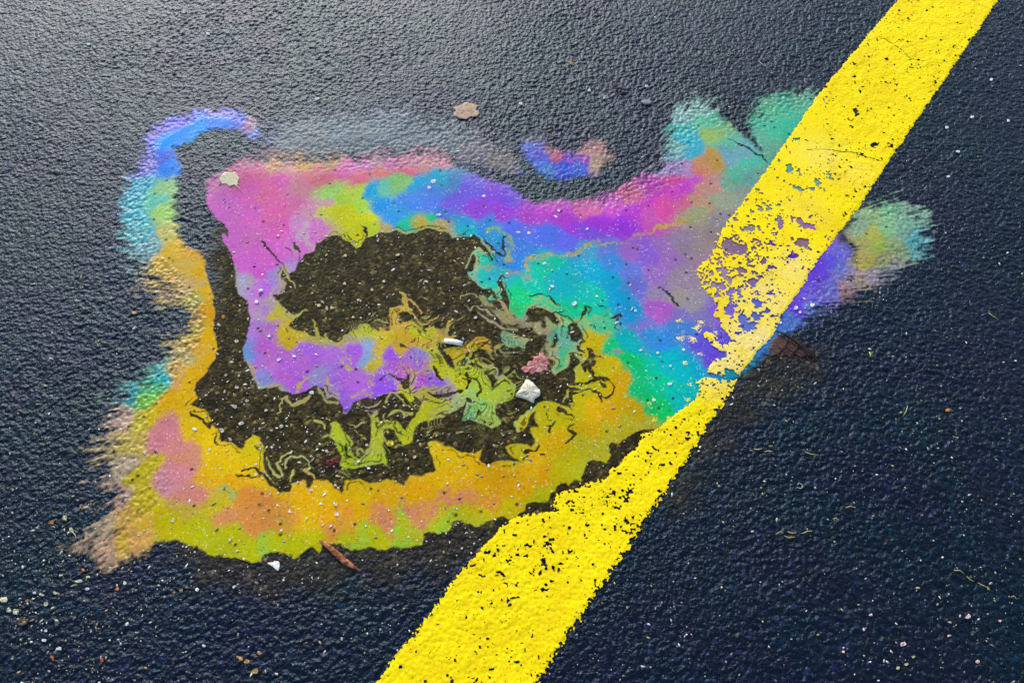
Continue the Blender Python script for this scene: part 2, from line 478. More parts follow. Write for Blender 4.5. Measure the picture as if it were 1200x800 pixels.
# dark marbling lines through the film (x, y, width)
CUTS = [
    [(306,282,2),(312,288,4),(320,298,3),(330,308,2),(338,320,1)],
    [(345,282,2),(347,290,5),(352,296,3)],[(335,290,1),(341,297,2),(342,308,1)],
    [(405,273,2),(410,279,4),(416,284,3)],[(420,262,1),(426,266,3),(432,275,3)],
    [(560,275,2),(570,283,3),(580,294,5),(590,300,4),(590,285,3),(589,278,2)],[(565,289,2),(572,297,4),(578,305,3)],
    [(588,322,3),(586,330,5),(588,340,4),(590,350,2)],[(589,322,3),(597,328,1)],
    [(565,341,2),(575,341,3),(580,348,4),(579,355,2)],
    [(622,348,1),(635,346,2),(648,352,3),(655,358,2)],
    [(621,362,3),(620,368,3),(622,376,1)],
    [(648,367,3),(658,365,2),(666,364,1)],[(652,367,2),(662,371,2),(670,377,2),(676,377,2),(683,371,3),(686,364,6),(684,360,3),(690,361,4),(692,366,2)],
    [(668,390,5),(668,382,3),(675,382,6)],[(668,393,4),(676,394,3),(682,398,3),(687,401,2),(681,404,3),(679,410,3),(685,414,3)],
    [(690,412,4),(689,420,5),(684,428,7),(685,436,3)],[(692,412,4),(694,424,7),(690,430,8),(694,440,3),(698,444,6),(706,444,4),(714,450,3),(720,457,2),(718,464,2),(710,467,3),(703,464,3),(704,470,3)],
    [(695,417,2),(703,420,3),(706,421,1)],[(698,444,5),(690,450,3),(678,451,3),(668,448,4),(660,446,3)],[(702,447,3),(707,453,5),(709,456,2)],
    [(662,456,4),(672,456,4),(682,456,2)],[(668,470,8),(667,462,6),(676,460,3),(690,458,2),(698,461,2),(704,463,4)],
    [(668,418,2),(670,424,2),(669,432,2)],[(668,416,3),(676,415,2),(682,418,2)],
    [(655,477,4),(660,484,5),(666,487,4),(673,492,2)],[(652,485,1),(660,490,2),(670,493,2)],[(668,476,1),(673,482,1),(674,490,1)],
    [(640,487,2),(645,492,2),(650,496,2),(646,501,4),(638,501,2)],[(642,502,4),(645,506,3)],
    [(674,499,1),(665,501,2),(666,505,3),(674,508,4),(672,514,3),(664,518,2)],
    [(615,531,4),(622,529,4),(630,526,3),(632,518,1)],[(614,540,3),(618,535,2)],[(633,535,3),(638,535,3)],[(592,560,1),(600,556,1),(608,553,1)],
    [(700,360,1),(706,361,3),(710,366,2),(707,374,1)],[(712,376,1),(720,373,3),(727,372,4),(720,380,2),(720,385,2),(726,390,1)],[(697,382,1),(698,388,1)],
    [(773,338,2),(780,344,3),(786,350,3),(794,360,3)],
    [(224,484,2),(234,489,3),(240,497,4),(246,499,6),(252,492,4),(257,488,2)],[(246,508,1),(253,508,2),(254,518,2)],
    [(278,556,3),(290,558,3),(303,561,2)],[(286,550,2),(298,550,4),(307,556,3),(314,563,3),(322,570,4),(332,574,5),(339,572,4),(340,562,3),(337,552,2)],
    [(312,545,1),(318,556,2),(326,562,2),(332,560,2),(333,553,2)],
    [(502,412,2),(510,420,3)],[(510,428,2),(514,440,3),(520,446,2)],[(475,392,1),(475,384,2),(482,381,2),(490,384,2),(500,389,2)],[(481,402,2),(488,396,2)],
    [(470,404,2),(478,408,2),(486,414,2)],[(442,394,2),(446,398,3)],[(462,405,1),(465,396,1)],
    [(447,443,3),(456,440,2),(466,443,4),(476,446,5),(478,440,4)],[(480,455,3),(484,462,2),(490,457,2)],[(470,448,5),(477,452,6),(478,446,4)],
    [(545,438,5),(550,446,4),(548,455,2)],[(550,442,3),(558,448,3),(563,456,4),(560,464,3)],[(555,426,4),(562,430,4),(570,434,5),(576,442,5),(578,454,4)],
    [(553,420,4),(556,414,3)],[(578,448,2),(584,452,2),(592,446,2),(598,450,2)],[(594,458,3),(599,456,3)],[(576,467,1),(588,466,1),(596,462,1)],
    [(549,468,2),(556,472,2),(562,476,2),(568,472,2)],[(562,480,2),(558,490,2),(552,486,1)],[(562,490,1),(572,497,2),(580,495,1)],
    [(502,461,2),(515,465,5),(530,461,5),(544,458,3)],[(497,468,2),(504,470,2),(516,471,2),(530,468,2)],[(510,478,1),(520,475,2),(532,476,1)],
    [(460,500,2),(470,508,2),(476,512,2)],[(445,507,1),(444,496,2),(452,495,2),(462,498,1)],[(405,520,2),(408,530,2),(413,538,1)],[(400,540,1),(410,545,1),(424,542,2),(434,537,1)],
    [(486,468,2),(492,472,2),(498,465,2)],[(484,486,1),(490,478,2),(494,470,2)],
    [(852,166,2),(868,172,3),(882,180,3),(893,186,3),(897,192,2)],
]
# thin threads of film lying over the dark gaps (x, y, width), colour
THREADS = [
    ('c8b060', [(338,318,2),(332,312,2),(337,322,3),(343,332,3),(345,338,2)]),
    ('b8b868', [(322,352,2),(330,362,4),(340,372,5),(350,370,4),(356,364,2),(361,362,1)]),
    ('b8a850', [(366,375,2),(370,384,3),(372,392,4),(377,400,4)]),('b8a858', [(380,390,3),(384,398,3),(392,404,4),(402,398,4),(414,388,4),(426,382,4)]),
    ('c89858', [(475,346,4),(482,352,3),(490,362,2),(494,366,2)]),('c09858', [(474,363,2),(486,371,3),(492,378,3),(500,380,2),(507,376,2),(516,371,2)]),
    ('b89060', [(513,386,3),(520,391,3),(524,397,3)]),('b8a050', [(531,375,2),(525,382,3),(523,390,3),(526,396,3),(535,395,3)]),
    ('b0a878', [(440,376,1),(444,374,2),(452,378,1)]),('c8a858', [(471,341,2),(477,346,3)]),
    ('a8a070', [(541,352,1),(543,347,2),(552,345,2),(560,350,1)]),('b0a888', [(545,360,2),(550,367,2),(556,360,2),(566,364,2),(578,372,2)]),
    ('b8a070', [(580,352,3),(588,358,4),(594,366,5),(596,374,4)]),('a89878', [(560,366,2),(572,376,3),(590,384,4),(606,388,3)]),
    ('a8c888', [(334,576,2),(325,571,2),(320,563,2),(312,556,2),(306,552,2)]),('b0cc80', [(313,535,2),(317,546,2),(324,555,3),(332,558,3),(331,552,3),(325,546,2),(323,542,2),(328,540,2),(331,535,2),(338,531,2),(344,528,1)]),
    ('b0cc80', [(335,548,3),(334,540,2),(342,535,2),(355,535,2),(362,540,2),(365,548,2),(358,552,3)]),('b8cc60', [(341,566,3),(344,556,3),(345,550,2)]),
    ('b8a860', [(358,552,4),(364,556,3),(370,562,2)]),
    ('b8b060', [(330,470,2),(327,478,2),(329,485,2),(326,488,2)]),('b0a060', [(335,470,4),(342,475,5),(350,472,6),(360,468,5),(368,460,4)]),
    ('b0a060', [(374,455,3),(378,464,3),(386,470,4),(396,472,3)]),('c8a868', [(328,470,3),(336,466,3)]),
    ('b8c050', [(369,493,4),(376,496,4),(380,503,2)]),('a8a860', [(378,514,1),(386,511,2),(391,507,2)]),
    ('b8b060', [(452,470,2),(456,462,2),(464,464,2),(474,470,2),(482,476,2)]),('b0b058', [(424,474,1),(432,478,2),(440,476,2),(446,470,2)]),
    ('b8b860', [(454,487,2),(460,481,4),(468,480,4),(476,484,4),(484,484,3)]),('c8b860', [(416,505,1),(424,512,2),(430,515,1)]),
    ('a8a868', [(418,532,2),(422,526,2),(428,530,2),(424,534,1)]),('b0b070', [(408,498,1),(418,500,2),(424,496,2)]),
    ('c0b868', [(505,484,2),(512,480,2),(524,478,2),(528,472,2)]),('b0a878', [(508,488,2),(518,489,2),(522,482,2),(534,480,2)]),
    ('a8b860', [(434,545,2),(446,541,2),(452,541,2),(458,548,1)]),('98c888', [(545,428,2),(547,420,2),(552,424,4),(548,428,2)]),
    ('d8a840', [(545,415,4),(552,407,5),(560,400,5),(568,402,5)]),
    ('78b088', [(586,392,3),(592,398,4),(600,400,3),(608,404,4),(614,408,3)]),('78b088', [(588,390,3),(600,392,2),(612,398,2),(622,401,2)]),
    ('b0a098', [(571,430,2),(580,432,2),(586,438,2),(584,444,3),(592,442,2)]),
    ('a8b068', [(668,467,2),(662,464,3),(660,472,2)]),('b8c060', [(607,505,3),(606,496,4),(614,490,4),(624,484,4),(632,476,3)]),
]
# veins of another colour inside the film: colour, half-soft width, path
VEINS = [
    ('c8a850', [(618,318,4),(619,308,5),(630,302,4),(645,299,4),(661,303,5),(675,297,5),(690,290,4),(703,286,5),(720,288,4),(738,281,5),(755,276,4),(775,268,5),(795,262,4),(815,254,3)]),
    ('b0a888', [(505,263,6),(518,265,7),(530,272,4)]),('98b868', [(572,268,4),(580,268,6),(590,272,6),(600,285,9),(597,300,7)]),('b8b070', [(593,305,5),(600,303,6)]),
    ('b09c90', [(590,322,5),(605,322,8),(618,326,8)]),('b0a070', [(560,308,3),(572,313,4),(582,310,2)]),
    ('a8c068', [(625,352,5),(640,350,6),(652,358,5)]),('a8c068', [(684,374,6),(690,380,8),(696,372,6)]),
    ('c8c878', [(656,372,4),(664,380,5),(670,384,4)]),
    ('98b878', [(700,372,10),(706,378,6)]),('b08c9c', [(722,414,9),(726,414,9)]),
    ('b8a0a8', [(260,320,5),(276,325,6),(280,330,5)]),('a8a8a0', [(276,310,4),(278,326,7),(284,346,5)]),
    ('68a8b8', [(296,438,5),(302,450,6),(318,455,6),(332,460,5)]),('60a0c8', [(290,412,5),(294,430,6)]),
    ('b8a8b0', [(352,275,9),(346,290,6),(344,300,5),(342,312,6),(336,322,5)]),('c8a8b0', [(360,262,9),(358,275,7),(366,292,8)]),('b8a890', [(330,330,4),(322,340,6),(316,352,8),(322,366,6)]),
    ('c8b058', [(350,458,4),(356,448,5),(362,440,3)]),('c0b058', [(398,408,5),(405,420,7),(412,432,5)]),('c8a848', [(440,408,8),(438,422,8),(436,440,6),(434,452,5)]),
    ('c8b058', [(384,448,5),(392,456,4),(400,452,4)]),('c8b860', [(460,448,5),(470,452,8),(482,456,10),(484,440,6)]),('c0b058', [(420,462,5),(430,458,5),(436,465,4)]),
    ('d89850', [(488,440,4),(498,428,6),(502,420,4)]),('b8a860', [(478,440,5),(490,435,4),(504,438,5)]),('b8b060', [(492,458,5),(505,456,5),(522,458,5)]),
    ('b0a070', [(455,446,4),(462,444,5),(452,438,3)]),
    ('a8a0c0', [(425,395,10),(428,400,8)]),
    ('a8c848', [(471,640,22),(473,612,14),(474,594,8)]),('a8c848', [(421,640,24),(424,620,12)]),('a8cc48', [(524,612,24),(528,600,12)]),('a8c848', [(316,645,24),(312,628,10)]),
    ('d88a68', [(446,600,9),(450,612,10),(458,618,8),(466,600,4),(472,585,4),(480,594,5),(488,608,8),(498,614,8),(506,604,8),(509,590,6),(520,584,8),(534,586,6),(545,578,10)]),
    ('a8b870', [(248,588,5),(256,574,5),(266,576,4),(274,586,4)]),
]

COLOURS = """
blue: 215,142,6a6ad8 262,132,8a80d8 185,155,7a6cc8 235,150,35a0ee 255,145,4a90f0 200,165,3f9ff0 275,140,5a70e8 190,185,5a78e0 205,200,3f90e8 172,190,8078cc 305,155,6a88d8 300,147,b07a9a 245,178,50b8b8
cyan: 165,225,58b8c8 160,250,5ac0c8 185,235,7ad0b0 198,225,a8d890 195,250,b0d878 165,275,70c0c0 195,275,d0c870 170,290,8ab8b8
aqua: 190,445,40b8b0 180,455,60c080 160,460,3fa8a8 175,466,80c850
gold: 205,300,d8b050 225,300,d89848 215,315,c8a868 235,320,dca840 220,335,c8a888 245,345,e0a838 230,355,a8b070 240,370,d89030 232,385,c0b060 248,395,e8b020 235,410,d8a050 225,420,a8a888 245,420,e0a828 215,435,d0a060 230,435,e8a830 205,450,d09070 220,450,e8b030 215,470,f0b828 195,470,e0a030 225,500,e8c028 245,520,f0cc28 240,560,e8a840 265,540,f0c820 290,540,e8c820 300,525,e0d028 270,565,e8a030 335,570,e8b028 350,590,e8a838 355,610,d8b838 380,600,e8a030 390,580,e0b020 420,600,e0a828 425,575,e0b818 455,585,e0a020 470,600,d0b020 490,580,e09820 520,560,e0a818 520,535,dcb818 540,550,d8a818 540,575,d89838 565,570,d89820 590,570,d89020 610,570,d89018 620,555,d8a018 640,560,d88818 630,535,d8a818 650,520,d0a018 690,500,c8a020 700,480,d8a818 720,485,d09818 735,475,c8a020 730,450,d8a020 715,430,c8b820 700,400,c8b828 700,420,c8b428 745,490,b8a028 605,590,c0a828 360,585,e8a838 310,560,e8b830 280,550,f0c028 250,545,ecc028
rose: 195,500,d88888 190,515,d8848a 205,525,da8a80 210,550,d8888a 200,560,d08890 215,540,d89070 225,580,d88a78 285,585,e08848 290,605,e08858 270,610,d88868 310,600,e09050 305,620,e08a58 340,600,e89848 330,615,d8a048 400,600,e89840 385,620,d89050 405,615,d8a040 440,605,dc8c58 455,615,d88a60 490,605,d88860 505,600,d8905a 525,585,d88a60 545,580,d88858 570,590,dc8c40 300,590,e08850
haze: 150,490,c0a0c0 155,520,b0a060 150,545,a098b0 140,580,b088b0 150,610,c09060 125,640,b88aa0 170,610,d8a850 140,635,c8a050 120,625,a090a0 165,630,d09070
lime: 165,490,c8c050 180,485,d8b830 185,540,d8c030 165,560,d8c828 175,590,d8c030 195,610,d0c830 215,600,c8a868 215,620,b8cc28 240,630,b0d030 260,640,a8d040 250,590,d8c048 265,580,d8b848 275,625,b8cc38 295,640,a8d040 320,635,b8d030 365,630,b8cc30 350,640,a8cc38 420,625,b0c830 400,632,a8c830 440,630,a8cc38 474,612,b0c428 480,635,a0cc48 515,600,c8a040 520,610,a8c838 535,600,a8c838 560,600,c0b030 500,625,9cc850 555,610,a0c850 590,600,b8b030 640,585,98b838 655,560,b8a828 660,540,b8b028 665,555,a0b840 680,550,98b848 680,525,a8b040 700,520,a0b048 710,505,a8b448 725,505,b0b048 740,495,a8b048 755,498,a0a860 695,440,b0b030 690,455,a8b838 670,485,c0b020 645,490,b8bc28 630,505,c8b818 610,530,c8bc18
green: 750,460,20c878 745,440,20c880 765,480,20c868 770,450,18c890 720,410,30cc80 735,425,28c870 760,430,18c8a0 705,380,50c890 610,350,28d080 605,365,38cc78 640,365,28d090 680,360,28d090 655,380,48c888 650,400,58c090 660,425,48c080 665,400,78b898 640,412,60b090
teal: 700,350,18c8a8 680,345,20c8b8 620,330,20c8a8 640,320,20c8a0 640,310,20c8a0 660,330,10bcc0 690,320,10b0c8 715,330,18a8c8 725,350,20a8d0 740,370,30a0d0 760,390,3898d0 740,400,20b8b8 780,420,10b8b8 800,440,10b8b8 790,460,10c0a8 800,470,10b8b0 815,430,2aa8c0 780,400,4090d0 800,385,5088c8 870,430,2898b8 855,438,2898a8 565,300,38c8a0 570,320,38c0b0 585,320,40b8c0 570,350,38c8a0 575,335,38c8a8
indigo: 825,400,6a58d0 830,420,7050c8 845,410,6850d0 890,412,4080c0 875,380,6a78c0 985,300,7068c8 975,310,6858d0 960,320,7048d0 950,335,6a48d0 990,320,7078c0 970,340,7068c8 940,350,7058d0 930,365,7048d0 945,365,6070b8 925,380,5878c0 910,390,4088c0 905,385,5858d0 925,303,6838c0
mauve: 845,375,8a68c8 710,300,6a80c8 690,300,50a8c8 720,310,4a90d0 740,320,7080d0 750,340,7a78d0 740,300,a070c0 770,320,a878c0 760,300,9868d0 780,300,a878b8 800,290,9a8498 820,290,a08c88 850,260,9a9090 830,310,a88898 800,330,a08898 790,350,a89890 770,345,a08aa8 810,360,a09498 770,365,b868c0 755,385,a070c8 775,360,b060c0 750,380,5a90d0 800,370,8878b8 820,375,8878b0 965,285,b870c0 870,300,907088 940,290,987880
azure: 440,225,30a8d0 450,240,3098d8 460,255,40a0d8 490,215,3aa8d0 510,205,40b0c8 480,240,5090e0 505,240,6088e8 500,225,5a90d8 530,210,5a90c0 520,255,5080d0 545,265,3aa0d0 575,265,4090d8 580,275,38a0d0 610,265,6078e0 640,275,5a78e0 610,290,4a88d8 600,310,4090d8 590,300,4098d0 480,265,30c8a0 505,258,30c890 545,270,30b8b8
violet: 530,240,7868d8 555,225,7a68d8 575,225,9058d8 560,245,9850d0 600,230,8058d8 590,250,a048cc 620,250,b850c8 640,245,c850c8 660,255,b848c8 670,270,a048d0 690,275,8858d8 660,285,6a70e0 700,260,a840d0 730,265,a040d0 740,250,c048c8 650,240,d05ac0 720,240,d85ac0
magenta: 680,245,d060a0 690,250,d868a0 735,235,e06890 760,240,d048b8 770,225,c848b0 790,230,d850b8 800,215,d04cc0 815,210,c860b8 790,210,d05098 775,245,e05aa0 760,260,d060b0 800,240,d87090 815,240,c8987a 830,220,c89080 825,195,d09868 840,190,c89a50 820,200,d08070 785,200,a088b0 800,200,b088b0 810,250,a8a880
fan: 800,135,90b8b0 815,130,98c0b0 800,155,58c0b0 805,170,48b8c0 810,185,48b0c0 790,175,88c0b0 785,188,80b0b0 825,145,70c8a0 830,160,a0c070 840,165,98c070 850,170,70c0a0 855,185,78a8b0 870,180,78b0b0 880,190,60c0a0 860,205,68b898 850,220,80a890 875,210,70a898 870,235,98a090 845,240,a0a488 890,200,70a088 895,125,70b890 910,135,60c090 925,130,58c098 905,155,58c098 920,150,50c098 935,125,68b890 945,118,70b090 905,180,70a888 890,165,68b090
edge: 1005,265,90a888 1020,255,98b880 1040,250,88c090 1060,250,90b898 1020,275,b0b458 1040,270,90c088 1060,270,88b898 1075,280,70b0b0 1010,290,b0a860 1030,290,a8b858 1050,290,98b070 1070,285,60b0b0 1015,310,b8a850 1035,310,a8a868 1010,330,b09878 995,345,b08888 1025,325,b098a0 1045,320,a0a0a0 1000,325,a08ca0
pink: 275,200,c86090 255,215,c080b0 250,230,d078c8 265,240,d070d0 280,210,d06898 290,195,c87890 300,205,d07090 290,225,d868b8 310,225,e070a0 330,215,d868b0 300,250,dc68c8 280,250,d070c8 320,250,e068a8 330,270,e060b8 300,280,d878c8 280,280,d070d0 310,295,d868d0 345,240,d878a8 350,225,c89898 360,250,c8a0a8 350,265,c898c8 345,280,d070c8 370,262,d080c8 360,270,c878c8 285,310,d868d8 300,310,d868d8 310,320,d058d0
salmon: 380,240,d0a8a0 355,215,d88898 370,205,e08088 340,200,d89890 325,195,d8a078 355,195,d8a060 385,195,c89868 400,200,d868a0 420,195,d070a8 420,210,e07888 450,205,e08078 460,195,d070a0 480,200,e07888 490,190,d888a0 500,195,d89890 510,188,d890a0 380,210,e07888 440,190,c08898
citron: 385,225,a8d870 400,235,b8d850 390,250,d0d040 410,250,d8d828 375,255,c8c858 425,240,b8e058 430,255,d8d838 435,268,c0d040 418,280,d0d030 420,225,c0d858 470,215,90c878 455,220,70c0a0 495,262,c0b050 515,265,c8b058 450,268,b8a878
lilac: 300,335,c870d0 300,355,c888c8 310,340,c060d8 325,325,a888d0 295,330,b0a0a8 285,330,a8a8c8 305,370,c8a0c0 315,360,b888c8 300,385,b878d0 320,390,c070c8 310,410,c858d0 320,420,c868c8 340,410,c060d0 340,430,b858d8 335,445,c858d0 360,410,a858e0 355,425,c060d0 350,450,b050d8 300,430,c060c8 305,445,7888d0 295,425,6088d8 290,410,7a88d0 322,455,a070c8 370,420,b058d8 380,420,b868d8 390,440,a868d8 375,440,9890c8 400,445,b058d8 400,460,9848e0 410,470,a058d8 390,460,9060d8 420,450,b858d8 415,420,b058d8 420,440,b860d0 412,410,a848d8 425,405,88a8d0 430,420,78a8d0 455,420,a040d8 460,415,9840e0 450,445,9840e0 445,455,9038e0 465,440,b848c8 480,425,a050d8 490,430,a048d8 495,445,c030c8 490,450,b840d0 505,445,a050d8 520,452,8838e0 495,418,9078d0 475,435,c05098 405,482,8858d8
straw: 355,385,c8b838 340,385,d8b830 345,400,d8b028 325,365,d0c038 370,395,b0a858 440,410,d8b848 435,385,c8d038 420,390,c8cc40 450,400,d8c030 465,400,d8a838 480,395,d0a838 490,400,dc9c40 475,385,d0a040 485,385,c8cc38 500,390,c8c838 500,405,d8b048 515,395,c8a838 520,400,c8a048 470,410,d8a840 440,425,c8b838 505,415,c0cc30 515,430,c8cc28 525,440,c8d020 535,450,c8cc28 545,435,b8cc38 555,440,b0cc38 570,445,b0cc40 575,460,a8cc48 565,460,b0d040 590,455,a8c848 600,460,a8c448 550,465,90c870 560,475,80d078 570,490,a0cc68 545,480,58c090 480,458,c8cc28 485,465,c8cc28 500,460,b8a848 510,475,c8c830 495,490,c0c830 485,505,c0cc38 470,500,b8c838 450,500,b8c838 440,525,b8c438 445,540,a8c830 415,545,a8c838 405,525,a8c838 395,505,b8cc38 425,545,a0c838 535,415,c8a838 540,412,c0a838 565,400,d8a830 575,400,d89838 560,415,b8b838 475,350,c8a040 460,365,c8a040 460,380,d8a048 594,396,70b088 604,402,78b090 615,400,80b890
ash: 575,365,a8a068 590,374,a89c70 566,354,a8a068
olive: 630,370,98888c 600,380,a89878 610,382,a89878 620,372,988880
dove: 645,395,98888c 635,410,a08c88 645,425,b89c90
sheen: 340,165,98a4aa 400,160,98acb4 450,155,98b0b8 500,158,98a8b0 560,175,a8a0a8 595,188,b0a498 530,168,98a4aa 370,175,a0a4a4 420,172,98a8ac 470,170,98a8b0
cobalt: 620,175,5060d0 635,185,6058c8 630,195,3868d0 640,205,3080c8 660,200,3058d0 680,200,3860d0 650,185,c05878 670,190,8040c0 690,190,a048b0 695,180,c08880 700,192,b89878 645,180,a07070 620,165,707090
"""

# ------------------------------------------------------------------ the film, evaluated on a fine ground grid
DX = 1.25e-3
fx0, fx1 = G(95, 100)[0] - 0.01, G(1100, 100)[0] + 0.01
fy0, fy1 = float(G(600, 672)[1]), float(G(600, 98)[1])
gx = np.arange(fx0, fx1, DX); gy = np.arange(fy0, fy1, DX)
FX, FY = np.meshgrid(gx, gy)
FX = FX.astype(F32); FY = FY.astype(F32)
n_a = vnoise(FX, FY, 26 * PX, 0) - 0.5; n_b = vnoise(FX, FY, 26 * PX, 1) - 0.5
n_c = vnoise(FX, FY, 9 * PX, 2) - 0.5; n_d = vnoise(FX, FY, 9 * PX, 3) - 0.5
n_e = vnoise(FX, FY, 3.6 * PX, 4) - 0.5; n_f = vnoise(FX, FY, 3.6 * PX, 5) - 0.5
WX = FX + PX * (3.5 * n_a + 3.2 * n_c + 2.0 * n_e)
WY = FY + PX * (3.5 * n_b + 3.2 * n_d + 2.0 * n_f)
# rays running outwards from the slick's middle
cx0, cy0 = G(600, 380)
ang = np.arctan2(FY - cy0, FX - cx0); rad = np.hypot(FX - cx0, FY - cy0)
ray = vnoise(ang * 0.42, rad * 0.35, 0.0075, 6) * 0.40 + vnoise(ang * 0.42, rad * 0.10, 0.0023, 7) * 0.60
ray = ray - 0.5
fine = vnoise(FX, FY, 2.2 * PX, 9) - 0.5
fine2 = vnoise(FX, FY, 2.2 * PX, 11) - 0.5
grainn = vnoise(FX, FY, 5.5 * PX, 8) - 0.5
cover = np.zeros(FX.shape, F32); solid = np.zeros(FX.shape, F32); outer = np.zeros(FX.shape, F32); depth = np.full(FX.shape, -1.0, F32); softest = np.zeros(FX.shape, F32)
for pts in (BAND, MAIN, SWIRL, PATCH, FANR, LOBE, GREENSW, ORSW, SHEEN):
    sd, so = poly_sd(WX, WY, pts)
    if pts is SWIRL:
        sd = sd + 1.6 * PX
    feather = np.clip((so / PX - 2.0) / 8.0, 0, 1)
    d = sd + feather * so * (3.7 * ray + 0.9 * grainn + 0.9 * fine + 0.65)
    a = sstep(-so * (1 - 0.35 * feather), so * (1 + 0.3 * feather), d)
    outer = np.maximum(outer, feather * sstep(0.9, -1.2, sd / np.maximum(so, 1e-4)) * (sd > -0.5))
    if pts is SHEEN:
        a = a * 0.5
    if pts is not SHEEN and pts is not LOBE:
        softest = np.where(sd > depth, feather, softest); depth = np.maximum(depth, sd)
    if pts is LOBE:
        a = a * sstep(0.22, 0.5, fbm(FX, FY, 8 * PX, 3, 9)) * 0.8
    cover = np.maximum(cover, a)
    solid = np.maximum(solid, a * (1 - feather * sstep(5.0, 0.8, sd / np.maximum(so, 1e-4))))
thr_mask = []
for hx, pts in THREADS:
    s = stroke_sd(WX, WY, pts)
    a = sstep(-0.5 * PX, 0.5 * PX, s)
    thr_mask.append((hx, a))
    cover = np.maximum(cover, a * 0.96); solid = np.maximum(solid, a)
for pts in CUTS:
    s = stroke_sd(FX + PX * (4 * n_c + 2.6 * n_e), FY + PX * (4 * n_d + 2.6 * n_f), pts)
    cover = cover * (1 - sstep(-0.35 * PX, 0.8 * PX, s + PX * 1.2 * n_c))
# marbling: thin broken dark contours and hair-thin threads around the inner swirls
inner, _ = poly_sd(FX, FY, [(320,270),(440,262),(600,262),(700,350),(730,400),(735,470),(690,520),(600,550),(500,545),(440,560),(330,575),(240,520),(225,470),(290,440),(380,470),(400,410),(330,400)])
mid, _ = poly_sd(FX, FY, [(380,380),(440,375),(520,370),(600,385),(620,460),(590,505),(520,500),(470,530),(400,560),(380,530),(440,470),(470,440)])
m_a = vnoise(FX, FY, 60 * PX, 4) - 0.5; m_b = vnoise(FX, FY, 60 * PX, 5) - 0.5
w1 = fbm(FX + 0.05 * m_a + 0.016 * n_a, FY + 0.05 * m_b + 0.016 * n_b, 42 * PX, 2, 10)
w2 = fbm(FX + 0.05 * m_b + 0.016 * n_b, FY - 0.05 * m_a - 0.016 * n_a, 40 * PX, 2, 12)
lines = np.abs((w1 * 17) % 1 - 0.5)
gate = sstep(0.46, 0.58, vnoise(FX, FY, 24 * PX, 14))
hair = sstep(0.13, 0.05, lines) * gate * sstep(-6 * PX, 8 * PX, mid)
cover = cover * (1 - 0.9 * hair * sstep(-4 * PX, 6 * PX, mid))
lines2 = np.abs((w2 * 20) % 1 - 0.5)
hair2 = sstep(0.20, 0.08, lines2) * sstep(0.47, 0.58, vnoise(FX, FY, 20 * PX, 15)) * sstep(-10 * PX, 6 * PX, mid)
tiny = hair2 * 0.8
cover = np.maximum(cover, tiny * sstep(0.30, 0.5, vnoise(FX, FY, 12 * PX, 3)))
# pinholes where a stone stands through the film
f1, f2, idr = cells(FX, FY, 7 * PX, 3)
pin = (idr > 0.965) & (f1 < 0.26)
cover = np.where(pin, cover * 0.15, cover)
solid = np.clip(solid, 0, 1)

zones, cpts, ccol, czone = [], [], [], []
for line in COLOURS.strip().splitlines():
    zn, rest = line.split(':')
    zones.append(zn)
    for tok in rest.split():
        a, b, h = tok.split(',')
        cpts.append((float(a), float(b))); ccol.append(0.38 * srgb(h) + 0.62 * srgb('ceb62c') if zn == 'lime' else 0.82 * srgb(h) + 0.18 * srgb('c8a8b8') if zn == 'lilac' else 0.6 * srgb(h) + 0.4 * srgb('e8bc28') if zn == 'gold' else 0.72 * srgb(h) + 0.28 * srgb('ccb440') if zn == 'straw' else 0.68 * srgb(h) + 0.32 * srgb('e878a0') if zn == 'pink' else 0.55 * srgb(h) + 0.45 * srgb('e4bc38') if zn == 'haze' else 0.68 * srgb(h) + 0.32 * srgb('e0a838') if zn == 'rose' and float(a) > 230 else srgb(h)); czone.append(len(zones) - 1)
CP = GP(cpts).astype(F32); CC = np.array(ccol, F32); CZ = np.array(czone)
use = cover > 0.02
ix = np.flatnonzero(use.ravel())
qx = (FX + PX * (13 * n_a + 5 * n_c + 2.5 * n_e + 3 * fine)).ravel()[ix]; qy = (FY + PX * (11 * n_b + 5 * n_d + 2.5 * n_f + 3 * fine2)).ravel()[ix]
col = np.zeros((len(ix), 3), F32); zid = np.zeros(len(ix), np.int32)
for s in range(0, len(ix), 60000):
    sl = slice(s, s + 60000)
    d2 = (qx[sl, None] - CP[None, :, 0]) ** 2 + (qy[sl, None] - CP[None, :, 1]) ** 2 + F32((5.0 * PX) ** 2)
    near = np.argmin(d2, 1)
    w = (d2[np.arange(len(near)), near][:, None] / d2) ** 3
    col[sl] = (w @ CC) / w.sum(1, keepdims=True)
    zid[sl] = CZ[near]
COL = np.zeros(FX.shape + (3,), F32); COL.reshape(-1, 3)[ix] = col
ZID = np.zeros(FX.size, np.int32); ZID[ix] = zid; ZID = ZID.reshape(FX.shape)
for hx, pts in VEINS:
    s = stroke_sd(FX + PX * (5 * n_a + 7 * n_c + 5 * n_e), FY + PX * (5 * n_b + 7 * n_d + 5 * n_f), pts, 0.02)
    a = (sstep(-2.0 * PX, 1.5 * PX, s + PX * 2 * n_e) * (0.25 + 0.65 * sstep(0.3, 0.6, n_c + 0.5 + 0.6 * fine)))[..., None]
    COL = COL * (1 - a) + srgb(hx).astype(F32) * a
for hx, a in thr_mask:
    a = a[..., None]
    COL = COL * (1 - a) + srgb(hx).astype(F32) * a
t = (tiny > 0.3)[..., None]
COL = np.where(t, COL * 0.5 + srgb('b0b070').astype(F32) * 0.5, COL)
